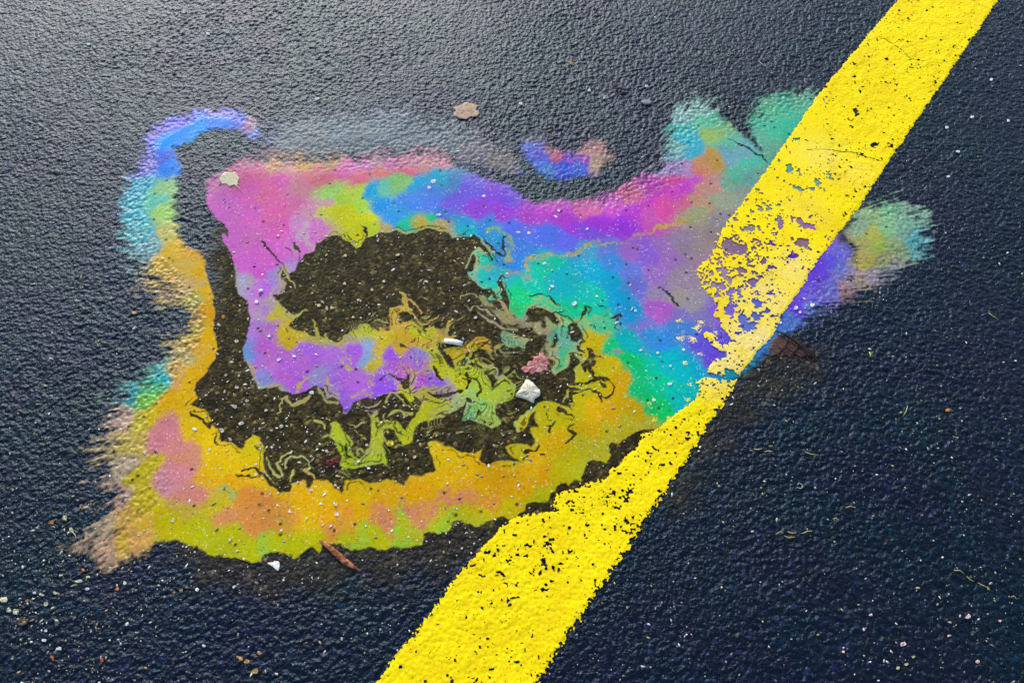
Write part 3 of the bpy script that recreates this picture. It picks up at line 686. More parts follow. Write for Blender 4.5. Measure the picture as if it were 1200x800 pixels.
# the film's sharp inner margins thin out to khaki, in a broken thread
margin = sstep(7 * PX, 2.0 * PX, depth + PX * (5 * n_c + 3 * n_e)) * (1 - softest) * sstep(0.34, 0.52, vnoise(FX, FY, 22 * PX, 13)) * sstep(-12 * PX, 0, inner + 14 * PX)
notgold = sstep(0.10, 0.25, COL[..., 2])
mg = (0.72 * margin * (0.25 + 0.75 * notgold))[..., None]
COL = COL * (1 - mg) + srgb('bcae6c').astype(F32) * mg
thread_line = np.abs(depth - PX * (4.2 + 5 * n_c + 2 * n_a)) < 0.75 * PX
thread_line &= (softest < 0.1) & (vnoise(FX, FY, 18 * PX, 12) > 0.56) & (inner > -10 * PX)
cover = np.where(thread_line, cover * 0.25, cover)
og = (0.22 * np.clip(outer, 0, 1) * (1 - solid))[..., None]
COL = COL * (1 - og) + srgb('a4aaa4').astype(F32) * og
# slow drift of the film's thickness
drift = (fbm(FX, FY, 40 * PX, 3, 5) - 0.5)[..., None]
COL = np.clip(COL * (1 + 0.35 * drift), 0, 1)
lum = (COL @ np.array([0.25, 0.6, 0.15], F32))[..., None]
COL = np.clip(lum + (COL - lum) * 1.07, 0.002, 0.95)

# ------------------------------------------------------------------ asphalt: one sheet, fine where the slick lies, out to the horizon
GD = 2.0e-3
ux = np.arange(-1.06, 1.0601, GD); uy = np.arange(0.03, 1.37, GD)
grow = 0.004 * 1.36 ** np.arange(36)
far = np.cumsum(grow)
AX = np.concatenate([ux[0] - far[::-1], ux, ux[-1] + far]); AY = np.concatenate([uy[0] - far[::-1], uy, uy[-1] + far])
GX, GY = np.meshgrid(AX, AY)


def box(arr, k):
    """separable box blur"""
    for ax in (0, 1):
        c = np.cumsum(np.concatenate([np.zeros_like(np.take(arr, [0], ax)), arr], ax), ax)
        n = arr.shape[ax]
        i0 = np.clip(np.arange(n) - k, 0, n); i1 = np.clip(np.arange(n) + k + 1, 0, n)
        shp = [1, 1]; shp[ax] = n
        arr = (np.take(c, i1, ax) - np.take(c, i0, ax)) / (i1 - i0).reshape(shp)
    return arr


def sample(grid, x0, y0, step, x, y, outside=0.0):
    u = (x - x0) / step; v = (y - y0) / step
    ny, nx = grid.shape
    ok = (u >= 0) & (v >= 0) & (u <= nx - 1.001) & (v <= ny - 1.001)
    u = np.clip(u, 0, nx - 1.001); v = np.clip(v, 0, ny - 1.001)
    i = u.astype(int); j = v.astype(int); fu = u - i; fv = v - j
    r = (grid[j, i] * (1 - fu) + grid[j, i + 1] * fu) * (1 - fv) + (grid[j + 1, i] * (1 - fu) + grid[j + 1, i + 1] * fu) * fv
    return np.where(ok, r, outside)


STAINS = [[(262,262,12),(330,255,8),(420,262,8),(600,255,8),(720,380,10),(775,480,10),(815,470,6),(770,530,10),(715,580,8),(640,620,10),(540,660,14),(470,680,18),(330,684,20),
           (240,676,20),(205,655,18),(215,600,12),(205,520,10),(225,440,14),(245,380,14),(243,310,16)],
          [(862,444,10),(900,398,8),(935,392,12),(962,412,16),(950,440,22),(900,470,24),(850,520,26),(790,590,20),(815,520,10)]]
stain = np.zeros(GX.shape, F32)
gw = fbm(GX, GY, 30 * PX, 3, 2) - 0.5
for i, pts in enumerate(STAINS):
    sd, so = poly_sd(GX.astype(F32), GY.astype(F32), pts, 0.12)
    rim_ = 1.0 if i else 0.55 + 0.45 * np.maximum(sstep(0.0, 1.0, box(sample(solid, gx[0], gy[0], DX, GX, GY), 3)), sstep(float(G(600, 655)[1]), float(G(600, 590)[1]), GY))
    stain = np.maximum(stain, rim_ * (1.0 if i == 0 else 0.5) * sstep(-so * 1.2, so * 1.2, sd + gw * so * 3))
flat = box(sample(solid, gx[0], gy[0], DX, GX, GY), 2)
flat = np.maximum(flat, 0.94 * stain)
f1, f2, idr = cells(GX + 0.004 * (vnoise(GX, GY, 0.012, 5) - 0.5), GY, 0.0060, 1)
dome = np.clip(1 - f1 * f1 * 1.15, 0, 1) * (0.55 + 0.75 * idr)
g1, g2, idr2 = cells(GX, GY, 0.0041, 4)
dome2 = np.clip(1 - g1 * g1 * 1.2, 0, 1) * (0.5 + 0.8 * idr2)
dense = sstep(0.35, 0.0, np.maximum(np.maximum(np.abs(GX) - 1.06, GY - 1.37), 0.03 - GY))
worn = 0.72 + 0.36 * sstep(0.25, 0.75, fbm(GX, GY, 0.22, 3, 8))
relief = worn * (0.0018 * dome + 0.0014 * dome2) + 0.0010 * (fbm(GX, GY, 0.03, 3, 6) - 0.5)
HZ = relief * (1 - 0.91 * flat) * dense + 0.0028 * 0.91 * flat * dense + 0.010 * (fbm(GX, GY, 0.5, 2, 3) - 0.5) * dense
HZ = HZ.astype(F32)
ny, nx = GX.shape
base = np.arange(ny * nx, dtype=np.int32).reshape(ny, nx)
quads = np.stack([base[:-1, :-1], base[:-1, 1:], base[1:, 1:], base[1:, :-1]], -1).reshape(-1, 4)
ground = mesh_from('asphalt_ground', np.stack([GX, GY, HZ], -1).reshape(-1, 3), quads, M_ASPH, {'stain': ('FLOAT', stain.ravel())})
ground['kind'] = 'structure'
ground['label'] = 'dark wet asphalt pavement with a pebbly surface'
k0 = len(far)
HD = HZ[k0:k0 + len(uy), k0:k0 + len(ux)]


def height(x, y):
    return sample(HD, ux[0], uy[0], GD, np.asarray(x, float), np.asarray(y, float), 0.004)


HS = box(HD.astype(float), 3)


def height_soft(x, y):
    return sample(HS, ux[0], uy[0], GD, np.asarray(x, float), np.asarray(y, float), 0.004)


# ------------------------------------------------------------------ oil slick parts
FH = height(FX, FY) + 0.00035
# feathered fringe sits on the tops of the aggregate, the pits stay bare
fr_rel = (FH - box(FH, 6)) / 0.0012
fringe = 1 - solid
cover = cover * np.clip(1 - fringe * (0.10 - 0.30 * fr_rel - 0.4 * fine), 0.0, 1)
fny, fnx = FX.shape
fbase = np.arange(fny * fnx, dtype=np.int64).reshape(fny, fnx)
cmax = np.maximum(np.maximum(cover[:-1, :-1], cover[:-1, 1:]), np.maximum(cover[1:, 1:], cover[1:, :-1]))
keepq = cmax > 0.10
FQ = np.stack([fbase[:-1, :-1], fbase[:-1, 1:], fbase[1:, 1:], fbase[1:, :-1]], -1)[keepq]
qz = ZID[:-1, :-1][keepq]
FV = np.stack([FX, FY, FH], -1).reshape(-1, 3)
FCOL = COL.reshape(-1, 3) * 0.77; FCOV = np.minimum(cover.ravel(), 0.95)
slick_loc = Vector((float(cx0), float(cy0), 0.0))
slick = tag(empty('oil_slick', slick_loc), 'large rainbow oil slick swirling gold, pink, violet and teal on wet asphalt', 'oil slick')
PART = {'blue': ('blue_film', 'bright blue feathered arc'), 'cyan': ('cyan_film', 'pale cyan feathered edge'), 'aqua': ('aqua_fringe', 'small aqua feathered edge beside the gold band'), 'gold': ('gold_film', 'golden yellow band'),
        'rose': ('rose_film', 'salmon rose streaks within the gold band'), 'haze': ('mauve_fringe', 'pale mauve feathered fringe'), 'lime': ('lime_film', 'lime green rim of the gold band'),
        'green': ('green_film', 'vivid green film beside the gold tip'), 'teal': ('teal_film', 'teal pool'), 'indigo': ('indigo_film', 'indigo film at the worn paint'),
        'mauve': ('mauve_film', 'greyish mauve film beside the line'), 'azure': ('azure_film', 'azure blue film'), 'violet': ('violet_film', 'deep violet band'),
        'magenta': ('magenta_film', 'magenta end of the violet band'), 'fan': ('mint_fringe', 'mint green feathered fan'), 'edge': ('olive_fringe', 'yellow green feathered fan beyond the painted line'),
        'pink': ('pink_film', 'pink pool'), 'salmon': ('salmon_film', 'salmon upper rim of the pink pool'), 'citron': ('citron_film', 'citron yellow patch'),
        'lilac': ('lilac_film', 'lilac and violet arm'), 'straw': ('yellow_swirl', 'marbled yellow green swirl'), 'sheen': ('grey_sheen', 'faint brushed grey sheen above the pink rim'), 'dove': ('dove_grey_smear', 'dull dove grey smear beside the red scrap'), 'ash': ('khaki_smear', 'dull khaki smear at the edge of the brown hole'), 'olive': ('olive_smear', 'dull greyish smear')}
for zi, zn in enumerate(zones):
    q = FQ[qz == zi]
    if len(q) == 0:
        continue
    used, inv = np.unique(q, return_inverse=True)
    q2 = inv.reshape(q.shape)
    V = FV[used].copy()
    at = {'col': ('FLOAT_COLOR', FCOL[used]), 'cover': ('FLOAT', FCOV[used]), 'body': ('FLOAT', solid.ravel()[used])}
    if zn == 'cobalt':
        o0 = Vector((float(V[:, 0].mean()), float(V[:, 1].mean()), 0))
        V -= np.array(o0, F32)
        o = mesh_from('oil_patch', V, q2, M_FILM, at)
        o.location = o0
        tag(o, 'small detached blue and crimson oil patch on dark asphalt above the violet band', 'oil patch')
    else:
        V -= np.array(slick_loc, F32)
        nm, lb = PART[zn]
        o = mesh_from(nm, V, q2, M_FILM, at, slick)
        o['label'] = lb

# ------------------------------------------------------------------ the painted line
LT, LB = np.array(G(1111.5, 0)), np.array(G(534, 800))
ldir = (LT - LB) / np.linalg.norm(LT - LB); lnrm = np.array([ldir[1], -ldir[0]])
Llen = float(np.linalg.norm(LT - LB))
LP = 0.9e-3
us = np.concatenate([-np.cumsum(0.004 * 1.3 ** np.arange(26))[::-1] - 0.10, np.arange(-0.10, Llen + 0.12, LP), Llen + 0.12 + np.cumsum(0.004 * 1.3 ** np.arange(26))])
vsn = np.arange(-0.092, 0.0921, LP)
U, Vv = np.meshgrid(us, vsn)
PXx = LB[0] + U * ldir[0] + Vv * lnrm[0]; PYy = LB[1] + U * ldir[1] + Vv * lnrm[1]
PXx = PXx.astype(F32); PYy = PYy.astype(F32)
c1 = vnoise(PXx, PYy, 12 * PX, 1) - 0.5; c2 = vnoise(PXx, PYy, 12 * PX, 2) - 0.5
c3 = vnoise(PXx, PYy, 4 * PX, 3) - 0.5; c4 = vnoise(PXx, PYy, 4 * PX, 4) - 0.5


def ext(a, b, k):
    return (b[0] + (b[0] - a[0]) * k, b[1] + (b[1] - a[1]) * k)


eL0 = ext((950, 134.4), (1053, 0), 1.9); eR0 = ext((1070, 147.6), (1170, 0), 1.75)
eL1 = ext((520, 695.6), (440, 800), 1.6); eR1 = ext((700, 693.7), (628, 800), 1.6)
PAINT = [(*eL0, 1.2), (1053,0,1.2),(958,113,1.3),(900,198,1.3),(851,264,1.8),(836,288,2.5),(826,308,3),(813,320,3),(822,338,3),(832,348,2.5),(838,362,2),(834,372,2),(842,376,1.2),(843,386,1.2),(850,392,1),(857,402,1),
         (850,406,1),(842,405,1),(838,397,1),(828,391,1),(823,394,1),(830,404,1),(838,412,1),(849,415,1),(851,420,1),(836,423,1),(831,430,1),(827,437,1),(838,443,1),(848,444,1),(848,433,1),
         (858,437,1),(865,441,1),(859,447,1),(840,447,1),(826,445,1.5),(814,449,2),(818,458,2),(812,470,2),(800,480,2.5),(784,492,3),(766,506,3),(752,512,3),(748,526,3),(735,532,3),(728,545,3),(714,552,3),
         (708,564,3),(694,565,3),(680,572,3),(664,574,3),(650,582,3),(648,592,3),(654,599,3),(642,599,3),(622,602,3),(604,608,3),(590,614,3),(578,628,2.5),(566,640,2.5),(548,660,2.5),(530,683,3),(505,716,3.5),(470,762,4),(440,800,4),
         (*eL1, 4), (*eR1, 4), (628,800,5),(660,752,5),(700,693,5),(745,626,4.5),(790,559,4),(815,520,3),(838,486,2.5),(855,460,2),(866,440,1.2),(886,414,1),(903,397,1),(913,376,1),(940,335,1),(958,306,1.2),(975,286,1.3),
         (1006,243,1.3),(1040,192,1.3),(1100,104,1.3),(1170,0,1.3),(*eR0, 1.3)]
sd, so = poly_sd(PXx + PX * (1.8 * c1 + 1.6 * c3), PYy + PX * (1.8 * c2 + 1.6 * c4), PAINT, 3.0)
e0_, e1_ = GP([(440, 800)])[0], GP([(628, 800)])[0]
vl, vr = sorted((float((e0_ - LB) @ lnrm), float((e1_ - LB) @ lnrm)))
beyond = (U < 0.0) | (U > Llen)
sd = np.where(beyond, np.minimum(Vv - vl, vr - Vv) + PX * 2.0 * c3, sd).astype(F32)
so = np.where(beyond, 2.0 * PX, so).astype(F32)
speck = 0.6 * vnoise(PXx, PYy, 1.5 * PX, 7) + 0.5 * vnoise(PXx, PYy, 3.5 * PX, 8) - 0.55
mask = sd + so * 2.6 * speck
# worn-through holes (centre, half-axes, turn)
HOLES = [(925,303,7,3,-15),(937,289,10,5,15),(948,296,6,2.5,25),(862,294,13,7,10),(852,290,6,8,0),(895,309,5,4,0),(910,263,4,6,0),(944,268,14,3.5,22),(880,334,7,3,10),(853,365,7,6,-20),(874,383,9,6,-10),(869,377,4,5,0),
         (886,375,6,4,10),(885,357,6,5,40),(898,369,6,2,-10),(838,337,7,4,0),(846,320,6,4,20),(868,320,7,3,10),(890,328,5,3,0),(872,271,8,3,0),(903,289,5,3,30),(958,214,5,2.5,20),(970,212,2.5,2.5,0),
         (934,223,9,2.5,15),(948,224,5,2,20),(1002,134,1.8,4,15),(1024,171,2.6,1.8,0),(1043,175,3,2.5,0),(923,200,3,5,-20),(900,250,5,2,0),(888,248,2.5,5,-20),(820,398,3,5,20),(905,318,5,2,-15),(858,345,10,2.5,10),
         (690,614,5,2,5),(566,676,5,2,5),(600,700,4,2,0),(720,598,3,2,0),(527,797,5,2.5,-10),(640,690,4,1.5,-20),(735,585,3,2,0),(776,548,2.5,2,0),(617,640,5,2,10),(588,673,6,2,10)]
for hx_, hy_, ra, rb, tn in HOLES:
    k = [(hx_ + ra * math.cos(a) * math.cos(R(tn)) - rb * math.sin(a) * math.sin(R(tn)), hy_ + ra * math.cos(a) * math.sin(R(tn)) + rb * math.sin(a) * math.cos(R(tn))) for a in np.linspace(0, 2 * math.pi, 11)[:-1]]
    hd, _ = poly_sd(PXx + PX * (8 * c1 + 5 * c3 + 3 * speck), PYy + PX * (8 * c2 + 5 * c4 + 3 * speck), k, 0.02)
    mask = np.minimum(mask, np.where(hd > -0.9, -hd - PX * 0.3, mask))
for pts in ([(944,179,1.0),(962,178,.5),(985,180,1.1),(1000,182,.6),(1018,188,.9),(1036,192,.5)], [(1028,46,.6),(1040,52,.9),(1055,62,.6),(1066,72,.8),(1084,75,.5)]):
    s = stroke_sd(PXx + PX * 2 * c3, PYy + PX * 2 * c4, pts)
    mask = np.where(s > 0, -1.0, mask)
# how much of the paint has gone, from a few places along the line
WEAR = [(1100,30,0.10),(1010,120,0.14),(1040,60,.13),(960,190,0.22),(990,170,.16),(930,230,0.24),(990,230,.14),(880,270,0.42),(940,270,0.20),(840,310,0.7),(880,300,.6),(920,310,0.28),(870,340,0.68),(900,345,0.28),(880,380,.36),(930,330,.12),(850,400,0.42),(880,410,0.2),
        (840,440,0.45),(820,460,0.42),(835,470,.34),(780,510,0.30),(800,520,.16),(740,560,0.30),(770,570,.12),(700,600,0.26),(650,610,0.32),(620,640,0.28),(700,640,.10),(600,680,.20),(560,720,0.14),(640,720,.08),(520,770,.12),(600,790,.08)]
WP = GP(WEAR); WV = np.array([w[2] for w in WEAR])
wear = np.zeros(PXx.shape, F32); wtot = np.zeros(PXx.shape, F32)
for (wx, wy), wv in zip(WP, WV):
    w = 1 / ((PXx - wx) ** 2 + (PYy - wy) ** 2 + 1e-4) ** 2
    wear += w * wv; wtot += w
wear /= wtot
pitn = 0.6 * vnoise(PXx, PYy, 3.4 * PX, 9) + 0.4 * vnoise(PXx, PYy, 9 * PX, 10)
q1, q2_, qid = cells(PXx, PYy, 4.6 * PX, 6)
pitf = 0.62 * vnoise(PXx, PYy, 1.9 * PX, 12) + 0.38 * vnoise(PXx + PX * 4 * c3, PYy, 7 * PX, 14)
pit = pitn < (0.09 + 0.36 * wear)
pit |= pitf < (0.125 + 0.33 * wear)
pit |= (qid < wear * 0.12) & (q1 < 0.30 + 0.5 * c3)
pit &= (U > -0.09) & (U < Llen + 0.11)
inside = (mask > 0) & ~pit
ins_q = inside[:-1, :-1] & inside[:-1, 1:] & inside[1:, 1:] & inside[1:, :-1]
ins_q |= (inside[:-1, :-1].astype(int) + inside[:-1, 1:] + inside[1:, 1:] + inside[1:, :-1]) >= 3
lump = fbm(PXx, PYy, 7 * PX, 2, 11)
q3, _, qid3 = cells(PXx, PYy, 5 * PX, 8)
low = sstep(0.25, 0.75, (0.60 - PYy) / 0.25 * 0.5 + 0.5)          # thick, crumbly coat on the lower stretch
PZ = 0.35 * height(PXx, PYy) + 0.65 * height_soft(PXx, PYy) + 0.0015 + 0.0003 * (lump - 0.4) + low * 0.0005 * np.clip(1 - q3 * q3 * 1.2, 0, 1)
edge_drop = sstep(2.5 * PX, 0, sd) * 0.0005
PZ = PZ - edge_drop
pale = np.clip(sstep(0.0, 1.0, 0) + 0, 0, 1)
pal = np.zeros(PXx.shape, F32)
for px_, py_, rr, k in [(880,395,36,0.95),(845,425,30,0.95),(930,320,30,0.55),(900,350,36,0.65),(960,185,34,0.28),(1000,205,30,0.16),(940,250,30,.14),(835,450,20,0.5)]:
    ax_, ay_ = G(px_, py_)
    pal = np.maximum(pal, k * np.exp(-((PXx - ax_) ** 2 + (PYy - ay_) ** 2) / (rr * PX) ** 2))
pal = np.clip(pal * (0.75 + 1.0 * (fbm(PXx, PYy, 10 * PX, 3, 13) - 0.3)), 0, 1)
pny, pnx = PXx.shape
pb = np.arange(pny * pnx, dtype=np.int64).reshape(pny, pnx)
PQ = np.stack([pb[:-1, :-1], pb[1:, :-1], pb[1:, 1:], pb[:-1, 1:]], -1)[ins_q]
used, inv = np.unique(PQ, return_inverse=True)
line_loc = Vector((float((LT[0] + LB[0]) / 2), float((LT[1] + LB[1]) / 2), 0))
line_root = tag(empty('painted_line', line_loc), 'worn yellow painted line crossing the asphalt and the oil slick', 'road marking')
PV = np.stack([PXx, PYy, PZ], -1).reshape(-1, 3)[used] - np.array(line_loc, F32)
tri_check = np.cross(PV[inv.reshape(PQ.shape)[0, 1]] - PV[inv.reshape(PQ.shape)[0, 0]], PV[inv.reshape(PQ.shape)[0, 2]] - PV[inv.reshape(PQ.shape)[0, 0]])[2]
pq = inv.reshape(PQ.shape)
if tri_check < 0:
    pq = pq[:, ::-1]
mesh_from('paint_stripe', PV, pq, M_PAINT, {'wear': ('FLOAT', pal.ravel()[used])}, line_root)

# ------------------------------------------------------------------ small solid things
rng = random.Random(11)


def blob(name, pts, thick, mat, parent=None, dome=0.7, rough=0.15, hexcol=None, origin=None, z_off=0.0, seed=0, curl=0.0, angular=False):
    """a solid flake, chip or lump with the traced outline, its own thickness and an uneven top"""
    r_ = np.random.default_rng(seed + 5)
    if angular:
        P = GP(pts)
    else:
        P, _ = smooth_line(list(pts) + [pts[0]], 3)
        P = P[:-1]
    c = P.mean(0)
    rings = [(1.0, 0.0), (1.0, 0.45), (0.86, 0.45 + 0.35 * dome), (0.58, 0.45 + 0.5 * dome), (0.28, 0.45 + 0.55 * dome)]
    m = len(P); V = []
    zb = float(np.median(height(P[:, 0], P[:, 1]))) + z_off
    o0 = np.array([c[0], c[1], zb]) if origin is None else np.array(origin)
    for ri, (s, h) in enumerate(rings):
        for i in range(m):
            q = c + (P[i] - c) * s
            j = (r_.random() - 0.5) * rough * thick if ri > 0 else 0
            zz = zb - 0.0004 + h * thick + j + curl * ((q[0] - c[0]) ** 2 + (q[1] - c[1]) ** 2) / max(np.abs(P - c).max(), 1e-6)
            V.append((q[0] - o0[0], q[1] - o0[1], zz - o0[2]))
    V.append((c[0] - o0[0], c[1] - o0[1], zb + thick * (0.45 + 0.55 * dome) - o0[2]))
    Fc = []
    for ri in range(len(rings) - 1):
        for i in range(m):
            a = ri * m + i; b = ri * m + (i + 1) % m
            Fc.append((a, b, b + m, a + m))
    top = (len(rings) - 1) * m
    for i in range(m):
        Fc.append((top + i, top + (i + 1) % m, len(V) - 1))
    me = bpy.data.meshes.new(name)
    me.from_pydata(V, [], Fc); me.update()
    if hexcol:
        at = me.attributes.new('col', 'FLOAT_COLOR', 'POINT')
        d = np.ones((len(V), 4), F32); d[:, :3] = srgb(hexcol) * 0.92; at.data.foreach_set('color', d.ravel())
    me.materials.append(mat)
    for p in me.polygons:
        p.use_smooth = not angular
    o = bpy.data.objects.new(name, me); scene.collection.objects.link(o)
    if parent is not None:
        o.parent = parent
    elif origin is None:
        o.location = o0
    return o


def tube(name, pts, radii, mat, parent=None, hexcol=None, origin=None, lift=0.0, seg=7, flat_=1.0):
    """a bent stick: pts on the survey sheet with a height above the ground in mm"""
    P2 = GP(pts); hz = np.array([p[2] if len(p) > 2 else 0.5 for p in pts]) * 1e-3 + lift
    Z = height(P2[:, 0], P2[:, 1]) + hz
    P = np.column_stack([P2, Z])
    o0 = P.mean(0) if origin is None else np.array(origin)
    if origin is None:
        o0[2] -= hz.mean()
    V, Fc = [], []
    n = len(P)
    for i in range(n):
        t = P[min(i + 1, n - 1)] - P[max(i - 1, 0)]; t /= np.linalg.norm(t)
        s = np.cross(t, (0, 0, 1)); s /= np.linalg.norm(s); u = np.cross(s, t)
        r = radii[i] if hasattr(radii, '__len__') else radii
        for k in range(seg):
            a = 2 * math.pi * k / seg
            V.append(tuple(P[i] - o0 + s * r * math.cos(a) + u * r * flat_ * math.sin(a)))
    for i in range(n - 1):
        for k in range(seg):
            Fc.append((i * seg + k, i * seg + (k + 1) % seg, (i + 1) * seg + (k + 1) % seg, (i + 1) * seg + k))
    Fc.append(tuple(range(seg))[::-1]); Fc.append(tuple((n - 1) * seg + k for k in range(seg)))
    me = bpy.data.meshes.new(name); me.from_pydata(V, [], Fc); me.update()
    if hexcol:
        at = me.attributes.new('col', 'FLOAT_COLOR', 'POINT')
        d = np.ones((len(V), 4), F32); d[:, :3] = srgb(hexcol) * 0.92; at.data.foreach_set('color', d.ravel())
    me.materials.append(mat)
    for p in me.polygons:
        p.use_smooth = True
    o = bpy.data.objects.new(name, me); scene.collection.objects.link(o)
    if parent is not None:
        o.parent = parent
    elif origin is None:
        o.location = o0
    return o


def oval(px, py, ra, rb, turn=0, n=10, jag=0.18, seed=0):
    r_ = np.random.default_rng(seed + int(px * 7 + py))
    out = []
    for a in np.linspace(0, 2 * math.pi, n + 1)[:-1]:
        k = 1 + (r_.random() - 0.5) * 2 * jag
        x, y = ra * k * math.cos(a), rb * k * math.sin(a)
        out.append((px + x * math.cos(R(turn)) - y * math.sin(R(turn)), py + x * math.sin(R(turn)) + y * math.cos(R(turn))))
    return out[::-1]


# loose flakes of the line's own paint
FLAKES = [[(804,386),(812,384),(818,383),(816,378),(822,377),(827,382),(825,390),(818,393),(814,388)], oval(797,398,6,4,0,13,0.3), oval(811,400,8,4,25,13,0.3), oval(818,417,8,3.5,5,13,0.3), oval(803,427,3.5,3,0), oval(785,492,5,3,0), oval(767,493,4,3,0),
          oval(808,452,4,2.5,0), oval(796,378,5,2.5,-5), oval(838,392,4,3,0), oval(760,474,2.5,2,0), oval(806,470,4,3,0)]
M_FLAKE = plain_mottled('pale_paint_flake', [(0.3, (0.72, 0.46, 0.10)), (0.55, (0.85, 0.66, 0.22)), (0.8, (0.86, 0.74, 0.42))], 260)
M_YFLAKE = plain_mottled('yellow_paint_flake', [(0.3, (0.66, 0.46, 0.01)), (0.6, (0.86, 0.68, 0.03))], 260)
for i, f in enumerate(FLAKES):
    ff = f[::-1] if i == 0 else f
    blob('paint_flake', ff, 0.0012, M_YFLAKE if i in (5, 6, 11) else M_FLAKE, line_root, origin=line_loc, seed=i, rough=0.5, dome=0.3, angular=True)

# cream leaf scrap at the pink pool's corner
M_CREAM = plain_mottled('cream_leaf', [(0.3, (0.36, 0.32, 0.18)), (0.7, (0.66, 0.60, 0.38))], 180)
lf = empty('leaf_scrap', (*[float(v) for v in G(269, 211)], 0.004)); tag(lf, 'small cream leaf scrap lying on the pink corner of the slick', 'leaf')
blob('blade', [(258,213),(259,209),(262,205),(267,203),(271,204),(276,203),(279,207),(281,211),(279,215),(280,218),(275,218),(270,220),(266,217),(261,217)][::-1], 0.0016, M_CREAM, lf, origin=lf.location, curl=0.08, seed=2)
tube('stalk', [(276,217,1.2),(280,221,1.0),(283,226,0.6)], [0.0010, 0.0009, 0.0005], M_CREAM, lf, origin=lf.location)

# flattened tan spot of gum
M_GUM = plain_mottled('tan_gum', [(0.28, (0.18, 0.11, 0.06)), (0.5, (0.46, 0.31, 0.20)), (0.8, (0.56, 0.40, 0.27))], 300)
o = blob('chewing_gum', oval(546,132,15,9,-4,24,0.2,3), 0.0013, M_GUM, dome=0.25, rough=0.6, seed=9, z_off=0.0012)
tag(o, 'flattened tan blob stuck to the bare asphalt away from the slick', 'chewing gum')

# brown dead leaf by the line
M_BROWN = plain_mottled('brown_leaf', [(0.30, (0.012, 0.007, 0.006)), (0.46, (0.055, 0.022, 0.016)), (0.60, (0.085, 0.036, 0.028)), (0.8, (0.20, 0.13, 0.11))], 170)
M_RIB = plain_mottled('dark_leaf_rib', [(0.3, (0.010, 0.006, 0.006)), (0.7, (0.03, 0.016, 0.012))], 200)
bl = empty('dead_leaf', (*[float(v) for v in G(918, 412)], 0.004)); tag(bl, 'crumpled dark brown dead leaf lying against the right edge of the yellow line', 'leaf')
blob('blade', [(898,411),(902,406),(904,400),(909,397),(913,394),(918,398),(924,399),(930,405),(938,408),(945,415),(952,421),(944,419),(937,421),(931,417),(925,421),(918,418),(913,422),(908,418),(903,420),(902,415)][::-1], 0.0022, M_BROWN, bl, origin=bl.location, dome=0.9, rough=0.7, seed=4)
tube('midrib', [(908,391,3.2),(918,396,4.8),(928,403,5.2),(939,411,4.2),(948,418,3.2),(956,427,1.6)], [0.0014, 0.002, 0.002, 0.0018, 0.0014, 0.0008], M_RIB, bl, origin=bl.location)
tube('vein', [(922,400,3.4),(918,408,3.4),(911,417,2.4)], [0.0009, 0.0008, 0.0005], M_RIB, bl, origin=bl.location)
tube('vein', [(934,408,3.4),(930,413,3.2),(925,419,2.2)], [0.0009, 0.0008, 0.0005], M_RIB, bl, origin=bl.location)

# red-brown splinter of bark on the lower rim
M_BARK = plain_mottled('red_bark', [(0.30, (0.035, 0.008, 0.006)), (0.48, (0.20, 0.045, 0.02)), (0.62, (0.42, 0.17, 0.06)), (0.8, (0.55, 0.40, 0.28))], 170)
o = tube('bark_splinter', [(375,634,1),(380,637,2),(388,643,2.4),(397,651,2.4),(406,659,2),(414,664,1.6),(422,669,1)], [0.0010, 0.0028, 0.0036, 0.0042, 0.0040, 0.0026, 0.0010], M_BARK, flat_=0.5)
tag(o, 'thin red brown bark splinter on the lower rim of the gold band', 'bark splinter')
M_TWIG = plain_mottled('dark_twig', [(0.3, (0.02, 0.012, 0.01)), (0.7, (0.10, 0.07, 0.06))], 200)
o = tube('twig', [(719,107,3),(725,107,4),(732,109,4),(738,110,3)], [0.0012, 0.0022, 0.002, 0.001], M_TWIG)
tag(o, 'short dark twig on bare asphalt above the violet band', 'twig')
o = blob('seed_husk', oval(757,123,6,2.6,2,10,0.08), 0.003, plain_mottled('grey_husk', [(0.3, (0.12, 0.13, 0.14)), (0.7, (0.34, 0.36, 0.36))], 200), z_off=0.002)
tag(o, 'small grey seed husk on bare asphalt beside the mint green fan', 'seed husk')

# white stick, white stone, red scrap inside the slick
M_WHITE = plain_mottled('white_paper', [(0.3, (0.62, 0.58, 0.48)), (0.6, (0.86, 0.85, 0.80))], 220)
o = tube('paper_stick', [(521,400,1.8),(526,401,2.2),(534,402,2.2),(542,404,1.8)], [0.0036, 0.0042, 0.0042, 0.0036], M_WHITE, flat_=0.7, seg=9)
tag(o, 'short white stick standing out among the yellow swirls of the slick', 'stick')
M_STONE = plain_mottled('white_stone', [(0.3, (0.34, 0.29, 0.18)), (0.5, (0.66, 0.60, 0.44)), (0.75, (0.80, 0.76, 0.62))], 120, bump_d=0.0016)
o = blob('white_stone', [(604,465),(608,459),(613,452),(617,446),(622,448),(628,454),(633,460),(632,465),(627,468),(625,473),(619,470),(611,467)][::-1], 0.006, M_STONE, rough=0.5, seed=6)
tag(o, 'angular white stone beside the faded red scrap inside the slick', 'stone')
M_RED = plain_mottled('faded_red_scrap', [(0.30, (0.28, 0.055, 0.055)), (0.48, (0.48, 0.16, 0.15)), (0.62, (0.58, 0.32, 0.27)), (0.8, (0.62, 0.46, 0.38))], 150, bump_d=0.002)
o = blob('pulp_scrap', [(611,433),(614,430),(617,430),(619,425),(624,424),(626,419),(631,418),(632,414),(637,415),(639,419),(644,420),(642,424),(645,428),(641,430),(643,435),(637,435),(634,438),(628,437),(623,440),(619,437),(615,438)][::-1], 0.0022, M_RED, rough=0.9, seed=8)
tag(o, 'faded red pulpy scrap beside the angular white stone', 'scrap')
